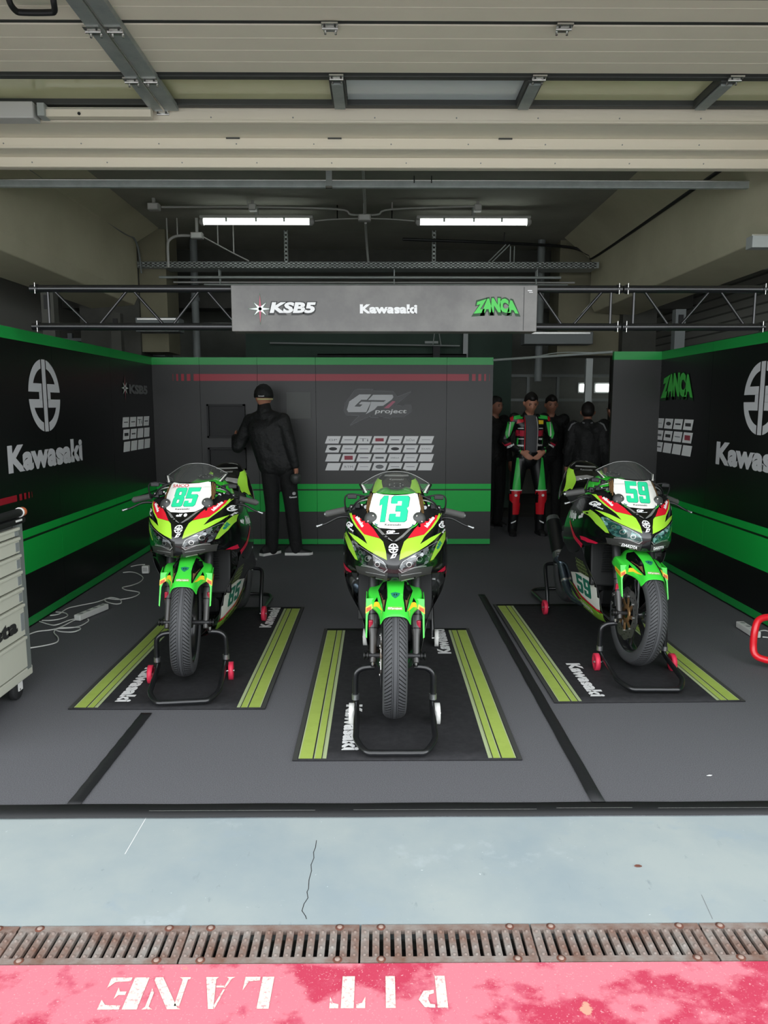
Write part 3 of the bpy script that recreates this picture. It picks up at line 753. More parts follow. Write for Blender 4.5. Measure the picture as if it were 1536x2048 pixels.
sponsor(FL, 7.37, 8.25, 1.10, 1.46, 4, 3, lp[0], {(0, 0): ('#', I, .01), (0, 1): ('#', I, .01), (0, 2): ('Ti', D, .05), (0, 3): ('#', D, .01), (1, 0): ('#', D, .03), (1, 1): ('#', I, .015)}, slant=.03)
def arched(s, x0, x1, z0, z1, amp):
    s = fit(s, x0, x1, 0, 1); w = x1-x0; c = (x0+x1)/2
    return ([(x+(x-c)*(.12*(1-y)), z0+y*(z1-z0)+amp*(1-((x-c)/(w/2))**2)*(.35+.65*y)) for x, y in s[0]], s[1])
ZN = text('ZANCA', .075, .92)
def zanca(fn, x0, x1, z0, z1, amp, par):
    mb = MB()
    flat(mb, arched(text('ZANCA', .13, .92), x0-.012, x1+.012, z0-.012, z1+.01, amp), lambda x, z, h: fn(x, z, .0035), 'zanca_outline')
    flat(mb, arched(ZN, x0, x1, z0, z1, amp), lambda x, z, h: fn(x, z, .0055), 'zanca_green'); return mb.build('name_logo', par)
zanca(FR, -7.42, -6.75, 1.66, 1.84, .05, rp[0])
sponsor(FR, -7.58, -6.66, 1.10, 1.45, 4, 3, rp[0], {(0, 0): ('#', I, .004), (0, 1): ('O', D, .03), (0, 2): ('#', D, .014), (0, 3): ('#', D, .03), (1, 0): ('#', I, .02), (1, 1): ('#', D, .03), (1, 2): ('#', I, .008), (1, 3): ('#', R_, .045), (2, 0): ('#', I, .012)})
# bar across the doorway
t = MB().tube([(1.27, 8.4, 2.07), (2.32, 7.55, 2.10)], .013, 'galv_plain', 8).build('tie_bar'); tag(t, 'thin grey bar across the top of the doorway between the panels', 'bar')
MB().tube(smooth_path([(1.6, 8.15, 2.07), (1.85, 7.9, 2.115), (2.2, 7.65, 2.10)], 5), .005, 'galv_plain', 6).build('cable', t)

# ================================================================ TRUSS AND BANNER
def truss(x0, x1, label, nodes, verts, plates):
    cx = (x0+x1)/2; t = empty('ladder_truss', (cx, 5.2, 2.06)); tag(t, label, 'truss')
    for z in (.288, .040):
        MB().tube([(x0-cx, 0, z), (x1-cx, 0, z)], .025, 'black_tube', 14).build('chord', t)
    for (a, b, up) in nodes: MB().tube([(a-cx, 0, .05 if up else .278), (b-cx, 0, .278 if up else .05)], .0095, 'black_tube', 8).build('brace', t)
    for x in verts: MB().tube([(x-cx, 0, .05), (x-cx, 0, .278)], .0095, 'black_tube', 8).build('brace', t)
    for x in plates:
        for z in (.288, .040):
            MB().tube([(x-cx-.012, 0, z), (x-cx+.012, 0, z)], .030, 'black_tube', 12).build('coupler', t)
            mb = MB(); mb.tube([(x-cx, -.026, z-.036), (x-cx, -.026, z+.036)], .003, 'steel_bright', 6); mb.build('bolt', t)
    return t
def ux(u): return -.98+(u-463)*.003376
truss(-2.33, 1.64, 'long black ladder truss carrying the grey banner, resting on the left partition', [(ux(a), ux(b), c) for a, b, c in ((109, 175, False), (195, 255, True), (266, 325, False), (342, 398, True), (412, 470, False), (484, 540, True), (556, 614, False), (628, 686, True), (700, 757, False), (770, 828, True), (842, 900, False), (914, 972, True), (986, 1040, False), (1072, 1122, False), (1143, 1201, True))], (ux(97), ux(1218)), (-2.29, 1.615))
truss(1.65, 2.62, 'short black ladder truss section bolted on at the right, resting on the right partition', [(ux(a), ux(b), c) for a, b, c in ((1284, 1336, False), (1359, 1415, True), (1436, 1489, False))], (ux(1264), ux(1507)), (1.675, 2.60))

# ================================================================ BANNER
BN = empty('team_banner', (0, 5.15, 2.06)); tag(BN, 'long dark grey banner with team names wrapped over the middle of the truss', 'banner')
mb = MB(); mb.box((.04, .05, .152), (2.032, .152, .300), 'banner', bev=.004); mb.build('banner_cloth', BN)
fb = lambda a, b, h: Vector((a, -.0265-h, b-2.06))
mb = MB(); flat(mb, shp(rect(.965, 2.07, .969, 2.35)), lambda a, b, h: fb(a, b, .001), 'dark_ink'); mb.build('seam', BN)
mb = MB(); flat(mb, fit(text('Kawasaki', .05), -.123, .258, 2.183, 2.242), lambda a, b, h: fb(a, b, .001), 'white_print'); mb.build('wordmark', BN)
st = star(lambda a, b, h: fb(a, b, h-.002), -.785, 2.208, .105, BN)
mb = MB(); K5 = text('KSB5', .05)
flat(mb, fit(text('KSB5', .1), -.73, -.42, 2.178, 2.262), lambda a, b, h: fb(a+.25*(b-2.18), b, .003), 'dark_ink')
flat(mb, fit(K5, -.722, -.428, 2.186, 2.255), lambda a, b, h: fb(a+.25*(b-2.18), b, .004), 'white_print'); mb.build('team_lettering', BN)
zanca(lambda a, b, h: fb(a, b, h-.002), .65, .915, 2.185, 2.255, .03, BN)
mb = MB(); flat(mb, shp(rect(.99, 2.325, 1.02, 2.331)), lambda a, b, h: fb(a, b, .001), 'white_print'); flat(mb, shp(rect(1.0, 2.315, 1.025, 2.319)), lambda a, b, h: fb(a, b, .001), 'white_print'); mb.build('care_label', BN)

# ================================================================ FLOOR THINGS
def tape(pts, w, label, z=-.003):
    mb = MB(); a, b = Vector(pts[0]), Vector(pts[1]); d = (b-a).normalized(); p = Vector((-d.y, d.x, 0))*w/2
    vs = []
    for k in range(31):
        t = k/30; q = a.lerp(b, t); j = .002*math.sin(k*1.7)
        vs.append([q+p*(1+j*20)+Vector((0, 0, z+.002)), q-p*(1-j*12)+Vector((0, 0, z+.002))])
    mb.grid(vs, 'tape'); o = mb.build('floor_tape', solid=.002); tag(o, label, 'tape'); return o
tp = tape([(-2.6, 2.750, 0), (2.8, 2.760, 0)], .096, 'wide black tape along the front edge of the grey carpet')
mb = MB(); 
for (x0, x1, y) in ((-.9, -.25, 2.75), (-.1, .62, 2.752), (.7, 1.0, 2.76), (1.1, 1.6, 2.757)): mb.box(((x0+x1)/2, y, .0006), (x1-x0, .003, .001), 'silver_line')
mb.build('ridge', tp)
tape([(-1.215, 2.80, 0), (-1.20, 3.70, 0)], .055, 'narrow black tape leading from the front edge to the left floor mat')
tape([(.88, 2.80, 0), (.865, 6.15, 0)], .055, 'long narrow black tape between the middle mat and the right mat')
def floor_mat(cx, cy, rot, label, texts, wob):
    t = empty('pit_mat', (cx, cy, 0), rot); tag(t, label, 'floor mat', None)
    w, L = .515, 1.0
    def zf(x, y): return .004+.004*max(0, math.sin(y*3.1+wob))*abs(x)*2
    def patch(x0, x1, y0, y1, m, h, nx=2, ny=24):
        rows = [[Vector((x0+(x1-x0)*i/nx, y0+(y1-y0)*j/ny, zf(x0+(x1-x0)*i/nx, y0+(y1-y0)*j/ny)+h)) for i in range(nx+1)] for j in range(ny+1)]
        return MB().grid(rows, m)
    patch(-w, w, -L, L, 'mat_rubber', 0, 10).build('mat_base', t, solid=.004)
    mb = MB()
    for s in (-1, 1):
        rows = [[Vector((s*(w-.001), y, zf(s*w, y)+.0008)), Vector((s*(w-.022), y, zf(s*w, y)+.0008))] for y in [-L+2*L*j/24 for j in range(25)]]; mb.grid(rows, 'mat_border')
    mb.build('border', t)
    for s in (-1, 1):
        for (a, b, m) in ((.426, .486, 'mat_lime'), (.386, .416, 'mat_lime'), (.364, .377, 'mat_pale')):
            mb = MB(); rows = []
            rows = [[Vector((s*x, y, zf(s*x, y)+.001)) for x in (a, b)] for y in [-L+.012+(2*L-.06)*j/24 for j in range(25)]]
            mb.grid(rows, m); mb.build('stripe', t)
        for (a, b) in ((.4155, .4195), (.3775, .3815), (.484, .489)):
            mb = MB(); rows = [[Vector((s*x, y, zf(s*x, y)+.0012)) for x in (a, b)] for y in [-L+.012+(2*L-.06)*j/24 for j in range(25)]]
            mb.grid(rows, 'mat_pale'); mb.build('stripe', t)
    for (x, y, r, L_, hgt) in texts:
        mb = MB(); s = fit(KW, 0, L_, 0, hgt); c, n = math.cos(r), math.sin(r)
        mb.add([Vector((x+a*c-b*n, y+a*n+b*c, zf(x, y)+.0035)) for a, b in s[0]], s[1], 'white_print'); mb.build('wordmark', t)
    return t
# lettering: direction of reading r, baseline start (x,y)
floor_mat(.128, 4.165, 0, 'dark floor mat with lime stripes under the middle motorcycle, number 13', [(.33, .44, math.pi/2, .53, .085), (-.294, -.385, -math.pi/2, .53, .085)], 2.0)
floor_mat(-1.105, 4.745, -.004, 'dark floor mat with lime stripes under the left motorcycle, number 85', [(.33, .44, math.pi/2, .53, .085), (-.294, -.39, -math.pi/2, .53, .085)], 3.3)
floor_mat(1.44, 4.82, .012, 'dark floor mat with lime stripes under the right motorcycle, number 59', [(-.294, -.40, -math.pi/2, .53, .085), (.33, .44, math.pi/2, .53, .085)], .4)

# drain grates
GX = [-.057+.52*k for k in range(-5, 6)]
glab = ['rusty grate at the left edge, leftmost in view', 'rusty brown cast grate, second from the left edge', 'grey brown cast grate in front of the left mat, third from the left edge', 'brown cast grate in the middle of the row, below the middle mat', 'brown cast grate right of the middle, fourth boundary from the left', 'rusty grate at the right edge of the drain row']
for k in range(-3, 4):
    x0 = -.057+.52*k+.003; x1 = x0+.514; cy = 2.026
    t = empty('drain_grate', ((x0+x1)/2, cy, -.008)); lw = x1-x0
    mb = MB(); h = .157
    for s in (-1, 1): mb.box((0, s*(h/2-.011), -.008), (lw, .022, .016), 'rust')
    n = 15
    for i in range(n+1):
        x = -lw/2+.012+(lw-.024)*i/n; wd = .0205 if i not in (0, n) else .024
        mb.box((x, 0, -.009), (wd, h-.03, .014), 'rust')
        for y in (-.048, -.016, .016, .048):
            mb.lathe([(-.002, .0055), (.0025, .004), (.003, 0)], 'rust', 6, 'Z', (x, y, .0))
    mb.build('grille', t)
    for (bx, by) in ((-lw/2+.06, -h/2+.011), (lw/2-.06, -h/2+.011), (-lw/2+.06, h/2-.011), (lw/2-.06, h/2-.011)):
        mb = MB(); mb.lathe([(-.001, .014), (.0006, .014), (.001, .008)], 'rust_deep', 14, 'Z', (bx, by, 0)); mb.lathe([(0, .008), (.003, .0075), (.005, .004), (.005, 0)], 'bolt_pale', 12, 'Z', (bx, by, .0))
        mb.build('bolt', t)
    pos = {-3: 'cut off by the left edge of the picture', -2: 'second from the left edge', -1: 'just left of the middle', 0: 'just right of the middle', 1: 'second from the right edge', 2: 'cut off by the right edge of the picture', 3: 'beyond the right edge'}[k]
    tag(t, 'rusty cast iron drain grate, '+pos, 'drain grate', 'row of drain grates')
# PIT LANE stencil, read from the pit lane side
LET = {
 'E': [[(0, 0), (.38, 0), (.38, 1), (0, 1)], [(.45, 0), (1, 0), (1, .35), (.85, .15), (.45, .12)], [(.45, 1), (1, 1), (1, .7), (.85, .86), (.45, .88)], [(.45, .45), (.62, .45), (.7, .32), (.7, .68), (.62, .56), (.45, .56)]],
 'N': [[(0, 0), (.3, 0), (.2, .08), (.2, .9), (.06, .9), (.06, .08), (0, .06)], [(0, 1), (.35, 1), (.95, .1), (.95, 0), (.75, 0), (.1, .95)], [(.72, 1), (1, 1), (.93, .92), (.93, .35), (.84, .5), (.84, .92)]],
 'A': [[(0, 0), (.28, 0), (.2, .06), (.3, .35), (.24, .35), (.1, .06)], [(.45, 1), (.62, 1), (.98, 0), (.55, 0), (.62, .08)], [(.3, .28), (.56, .28), (.54, .34), (.3, .34)], [(.3, .4), (.47, .9), (.42, 1), (.24, .4)]],
 'L': [[(0, 0), (.4, 0), (.4, 1), (0, 1)], [(.48, 0), (1, 0), (1, .45), (.85, .15), (.48, .12)]],
 'T': [[(.32, 0), (.68, 0), (.68, 1), (.32, 1)], [(0, 1), (.25, 1), (.25, .88), (.1, .84), (0, .65)], [(1, 1), (.75, 1), (.75, .88), (.9, .84), (1, .65)]],
 'I': [[(.1, 0), (.9, 0), (.9, 1), (.1, 1)]],
 'P': [[(0, 0), (.36, 0), (.36, 1), (0, 1)], [(.44, 1), (.8, .98), (1, .75), (.8, .48), (.44, .45), (.44, .56), (.62, .6), (.66, .75), (.6, .88), (.44, .9)]]}
tl = empty('pit_lane_lettering', (0, 1.83, -.007)); tag(tl, 'white stencilled words PIT LANE painted upside down on the red strip', 'painted lettering')
ycen = 1.83
def lx(u): return floor_at(u, 1986, -.008).x
for ch, u0, u1 in (('E', 210, 287), ('N', 296, 372), ('A', 402, 463), ('L', 484, 543), ('T', 661, 731), ('I', 769, 793), ('P', 836, 893)):
    a, b = lx(u0), lx(u1); mb = MB()
    y0, y1 = floor_at(800, 1953, -.008).y, floor_at(800, 2017, -.008).y
    for l in LET[ch]:
        s = shp([(b+(a-b)*x, y0+(y1-y0)*y) for x, y in l]); mb.add([(x, y-1.83, .0006) for x, y in s[0]], s[1], 'stencil_white')
    # built at far edge first: top of the letters points to the camera
    mb.build('letter', tl)

# ================================================================ TOOL CABINET
cb = empty('tool_cabinet', (-1.93, 3.98, 0)); tag(cb, 'beige wheeled tool cabinet with six drawers at the left edge', 'tool cabinet')
# local: front faces +x at x=0, runs from y=0 (far) to y=-.78 (near)
W_, D_ = .78, .46
mb = MB(); mb.box((-D_/2, -W_/2, .55), (D_-.03, W_, .80), 'cab_grey', bev=.008); mb.box((-D_/2+.01, -W_/2, .135), (D_+.02, W_+.03, .05), 'cab_beige', bev=.006)
mb.box((.006, -.022, .55), (.03, .045, .80), 'cab_grey'); mb.build('body', cb)
mb = MB(); mb.box((-D_/2+.01, -W_/2, .967), (D_+.05, W_+.05, .035), 'black_plastic', bev=.012)
for y in (-.06, -.30, -.5): mb.box((.03, y, .972), (.012, .07, .010), 'white_plastic')
mb.build('top_tray', cb)
mb = MB(); mb.tube([(.02, -.02, 1.01), (.02, -.8, 1.01)], .022, 'black_plastic', 12); mb.build('handle', cb)
for y in (-.05, -.72):
    mb = MB(); mb.tube([(-.02, y, .96), (.02, y, 1.01)], .014, 'black_plastic', 8); mb.build('handle_bracket', cb)
mb = MB(); mb.tube([(.02, -.012, 1.01), (.02, .018, 1.01), (.02, .024, 1.01)], [.025, .025, .018], 'orange', 14); mb.tube([(.02, -.022, 1.01), (.02, -.012, 1.01)], .0265, 'white_plastic', 14); mb.build('handle_cap', cb)
zs = [.945, .885, .80, .715, .63, .545, .36, .165]
zs = [.94, .887, .795, .705, .615, .525, .345, .165]
for i in range(7):
    zt, zb = zs[i]-.004, zs[i+1]+.004
    mb = MB(); mb.box((.012, -W_/2-.022, (zt+zb)/2), (.022, W_-.05, zt-zb), 'cab_beige', bev=.003)
    mb.box((.026, -W_/2-.022, zt-.008), (.012, W_-.05, .016), 'cab_beige', bev=.003)
    d = mb.build('drawer', cb)
    if i < 6:
        MB().box((.0242, -.075, (zt+zb)/2-.008), (.003, .035, (zt-zb)*.55), 'cab_recess').build('latch', d)
BT = text('beta', .05)
mb = MB(); s = fit(BT, -.50, -.135, .395, .475); flat(mb, s, lambda a, b, h: Vector((.0265, a, b)), 'dark_ink'); mb.build('lettering', cb)
for (x, y) in ((-.03, -.06), (-.03, -.70), (-.42, -.06), (-.42, -.70)):
    mb = MB(); mb.lathe([(-.016, .0), (-.016, .052), (-.010, .056), (.010, .056), (.016, .052), (.016, 0)], 'rubber', 20, 'X', (x, y-.03, .056)); w = mb.build('wheel', cb)
    mb = MB()
    for s_ in (-1, 1): mb.box((x+s_*.021, y-.02, .085), (.005, .045, .075), 'white_plastic')
    mb.box((x, y-.01, .115), (.05, .05, .008), 'galv_plain'); mb.tube([(x-.026, y-.03, .056), (x+.026, y-.03, .056)], .006, 'steel_bright', 8); mb.build('caster_fork', w)

# ================================================================ CABLES AND SOCKETS
def cable(uv, label, r=.0045, m='white_plastic', z=.0):
    pts = [floor_at(u, v, r) for u, v in uv]; t = MB().tube(smooth_path(pts, 5), r, m, 8).build('power_cable'); tag(t, label, 'cable'); return t
c1 = cable([(262, 1133), (276, 1130), (290, 1129)], 'short white cable ending in the white socket beside the left motorcycle')
cable([(246, 1145), (262, 1144), (275, 1147), (286, 1155), (280, 1164), (262, 1171), (245, 1175), (252, 1180), (272, 1183), (279, 1186), (272, 1192), (255, 1197), (235, 1199), (212, 1197), (212, 1203), (230, 1208), (242, 1206), (240, 1199), (222, 1195), (209, 1199), (190, 1205), (160, 1211), (135, 1217), (118, 1228), (100, 1231)], 'white cable looping across the carpet from the left partition past the socket strip')
cable([(112, 1224), (130, 1226), (135, 1232), (120, 1238), (100, 1241), (84, 1241)], 'white cable making a small bend beside the left partition')
cable([(158, 1237), (140, 1240), (112, 1250), (95, 1248), (79, 1243)], 'white cable from the socket strip back to the left partition')
cable([(165, 1238), (150, 1240), (120, 1255), (100, 1260), (75, 1263), (57, 1269)], 'white cable from the socket strip to the tool cabinet, upper one')
cable([(176, 1238), (176, 1243), (160, 1252), (140, 1256), (112, 1258), (120, 1263), (145, 1264), (160, 1259), (158, 1255), (140, 1255), (115, 1257), (108, 1265), (116, 1275), (114, 1284), (95, 1290), (60, 1296)], 'white cable with loops from the socket strip to the foot of the tool cabinet')
def strip(cx, cy, rz, label, n=4, L=.26):
    t = empty('socket_strip', (cx, cy, 0), rz); tag(t, label, 'socket strip')
    MB().box((0, 0, .024), (.055, L, .044), 'white_plastic', bev=.006).build('housing', t)
    for i in range(n):
        mb = MB(); y = -L/2+.045+i*(L-.09)/(n-1)
        mb.lathe([(.0465, .019), (.0475, .0185), (.0475, .016), (.046, .0155)], 'grey_plastic', 14, 'Z', (0, y, 0)); mb.lathe([(.0462, .0155), (.0462, 0)], 'cab_recess', 14, 'Z', (0, y, 0)); mb.build('socket', t)
p = floor_at(180, 1230)
strip(p.x+.015, p.y, -.28, 'white multi-socket strip lying on the carpet beside the left partition', 4, .34)
p = floor_at(1500, 1268)
strip(p.x, p.y+.03, -.02, 'white multi-socket strip lying behind the red stand at the right edge', 3, .26)
p = floor_at(292, 1147)
t = MB().box((p.x, p.y, .04), (.065, .05, .075), 'white_plastic', bev=.008).build('wall_socket'); tag(t, 'small white cube socket on the carpet left of the left motorcycle', 'socket')
MB().box((p.x, p.y-.026, .045), (.04, .003, .04), 'grey_plastic').build('cover', t)
cable([(1520, 1262), (1530, 1261), (1545, 1265)], 'white cable behind the red stand at the right edge, upper one')
cable([(1525, 1274), (1536, 1275), (1550, 1278)], 'white cable behind the red stand at the right edge, lower one')
# loose things on the floor
t = empty('paper_scrap', tuple(floor_at(1418, 1551))); tag(t, 'tiny white scrap lying on the grey carpet at the lower right', 'scrap')
MB().prism([(-.012, -.003), (.004, -.005), (.014, .001), (.003, .004)], lambda a, b, h: Vector((a, b, h)), 'white_print', .0, .002).build('scrap', t)
t = empty('dry_leaf', tuple(floor_at(1276, 1733, -.008))); tag(t, 'small dark dry leaf on the pale blue floor at the right', 'leaf')
MB().prism([(-.013, 0), (-.005, .006), (.006, .005), (.013, -.002), (.004, -.005), (-.006, -.005)], lambda a, b, h: Vector((a, b, h+.001)), 'rust_deep', .0, .003).build('blade', t)
# crack + scratch in the apron paint (lines in the paint itself)
mb = MB()
def crk(uv, w, m):
    for i in range(len(uv)-1):
        a = floor_at(*uv[i], -.008); b = floor_at(*uv[i+1], -.008); d = (b-a).normalized(); p = Vector((-d.y, d.x, 0))*w/2; e = d*w*.4; z = Vector((0, 0, .0006))
        mb.add([a-e+p+z, b+e+p+z, b+e-p+z, a-e-p+z], [(0, 1, 2, 3)], m)
crk([(633, 1681), (631, 1695), (627, 1705), (628, 1716), (622, 1730), (623, 1742), (618, 1760), (617, 1778), (614, 1784), (616, 1796), (608, 1808), (604, 1822), (611, 1832), (613, 1838)], .0022, 'drain_dark')
crk([(292, 1636), (250, 1708)], .003, 'white_print')
crk([(1403, 1790), (1425, 1838)], .0015, 'sponsor_ink')
struct(mb.build('floor_paint_cracks'))
# red stand at the right edge
rs = empty('red_stand', (2.38, 4.40, 0)); tag(rs, 'bright red tubular paddock stand cut off by the right edge', 'paddock stand')
mb = MB(); mb.tube(smooth_path([(.35, .03, .295), (.06, .03, .295), (-.05, .02, .285), (-.09, .0, .235), (-.10, -.01, .12), (-.09, -.03, .07), (-.04, -.05, .05), (.05, -.07, .04)], 6), .021, 'red_paint', 14); mb.build('frame', rs)
mb = MB(); mb.lathe([(-.015, 0), (-.015, .036), (.015, .036), (.015, 0)], 'wheel_red', 18, 'X', (.02, -.14, .036)); mb.build('wheel', rs)
mb = MB(); mb.tube([(-.03, -.11, .085), (.06, -.11, .085)], .008, 'steel_bright', 8); mb.box((.02, -.12, .075), (.012, .05, .06), 'black_metal'); mb.build('axle', rs)

# ================================================================ MOTORCYCLES
# Local frame of a motorcycle: ground point under the front axle, +y to the rear, z up.
# The shapes were measured on the middle machine, then laid out in metres at their own depth y.
BX0, BY0 = .084, 3.61
def uv_of(zx, zy): return 600+zx/4.0421, 900+zy/4.0421
def B(hx, zy, y):
    """point seen hx (enlarged px) right of the machine's centre line, at height zy, depth y"""
    u, v = uv_of(765+hx, zy); r = ray(u, v); c = ray(*uv_of(765, zy)); t = (BY0+y)/r.y
    return Vector((r.x*t-c.x*(BY0+y)/c.y, y, EYE+r.z*t))
EYE_L = Vector((-BX0-.0, -BY0, EYE))
def bvh_of(objs, to=None):
    vs = []; fs = []
    for o in objs:
        n = len(vs); vs += [v.co.copy() for v in o.data.vertices]; fs += [[n+i for i in p.vertices] for p in o.data.polygons]
    return BVHTree.FromPolygons(vs, fs)
def refine(s, step):
    bm = bmesh.new(); vs = [bm.verts.new((x, y, 0)) for x, y in s[0]]
    for f in s[1]:
        try: bm.faces.new([vs[i] for i in f])
        except ValueError: pass
    for ax in (0, 1):
        lo = min(v[ax] for v in s[0]); hi = max(v[ax] for v in s[0]); k = math.floor(lo/step)+1
        while k*step < hi:
            co = [0, 0, 0]; no = [0, 0, 0]; co[ax] = k*step; no[ax] = 1
            bmesh.ops.bisect_plane(bm, geom=bm.verts[:]+bm.edges[:]+bm.faces[:], plane_co=co, plane_no=no); k += 1
    bm.verts.index_update(); r = ([(v.co.x, v.co.y) for v in bm.verts], [tuple(v.index for v in f.verts) for f in bm.faces]); bm.free(); return r
def wrap(mb, s, bvh, m, rayfn, off=.0015, step=16):
    """lay a flat shape onto a curved panel: rayfn(a,b) -> origin, direction"""
    s = refine(s, step); P = []
    for a, b in s[0]:
        o, d = rayfn(a, b); h, n, i, dist = bvh.ray_cast(o, d)
        if h is None: P.append(None); continue
        if n.dot(d) > 0: n = -n
        P.append(h+n*off)
    fs = [f for f in s[1] if all(P[i] is not None for i in f) and max((P[f[0]]-P[i]).length for i in f) < .09]
    used = sorted({i for f in fs for i in f}); mp = {k: j for j, k in enumerate(used)}
    if fs: mb.add([P[i] for i in used], [[mp[i] for i in f] for f in fs], m, True)
def front_ray(zx, zy):
    """a, b in enlarged px; measured centre line at 765"""
    r = ray(*uv_of(zx, zy)); return Vector((-BX0, -BY0, EYE)), r.normalized()
def mir(l): return [(1530-x, y) for x, y in l]

TY = [(-.052, .232), (-.056, .245), (-.058, .262), (-.056, .277), (-.048, .290), (-.036, .2985), (-.022, .303), (-.008, .305), (.008, .305), (.022, .303), (.036, .2985), (.048, .290), (.056, .277), (.058, .262), (.056, .245), (.052, .232), (.040, .226), (-.040, .226)]
def tyre(par, loc, scale=1.0, wide=1.0, name='tyre'):
    seg = 96; me = bpy.data.meshes.new(name); V = []; Fs = []; UV = []
    n = len(TY)
    for k in range(seg):
        a = 2*math.pi*k/seg
        for (h, r) in TY: V.append((h*wide, -r*scale*math.cos(a), r*scale*math.sin(a)))
    for k in range(seg):
        for i in range(n):
            j = (i+1) % n; k2 = (k+1) % seg
            Fs.append((k*n+i, k*n+j, k2*n+j, k2*n+i))
            v0 = TY[i][0]/.058; v1 = TY[j][0]/.058
            if i == n-1 or i == 0 or i == 14 or i >= 15: v0 = v1 = 0.5 if False else .99
            UV.append(((k/seg, v0), (k/seg, v1), ((k+1)/seg, v1), ((k+1)/seg, v0)))
    me.from_pydata(V, [], Fs); me.materials.append(M('tyre_tread')); uv = me.uv_layers.new(name='UVMap')
    for p, q in zip(me.polygons, UV):
        p.use_smooth = True
        for li, c in zip(p.loop_indices, q): uv.data[li].uv = c
    me.update(); o = bpy.data.objects.new(name, me); C.objects.link(o); o.parent = par; o.location = loc; return o
def rim(par, loc, sc=1.0, spokes=5):
    mb = MB()
    mb.lathe([(-.047, .233*sc), (-.045, .224*sc), (-.030, .214*sc), (-.012, .205*sc), (.012, .205*sc), (.030, .214*sc), (.045, .224*sc), (.047, .233*sc)], 'black_tube', 64, 'X')
    mb.lathe([(-.035, 0), (-.035, .03), (-.02, .036), (.02, .036), (.035, .03), (.035, 0)], 'black_tube', 24, 'X')
    for k in range(spokes):
        for q in (-.13, .13):
            a = 2*math.pi*k/spokes; p0 = Vector((0, .03*math.cos(a), .03*math.sin(a))); p1 = Vector((0, .21*sc*math.cos(a+q), .21*sc*math.sin(a+q)))
            mb.tube([p0, p0.lerp(p1, .5), p1], [.013, .010, .012], 'black_tube', 8)
    return mb.build('rim', par, loc)

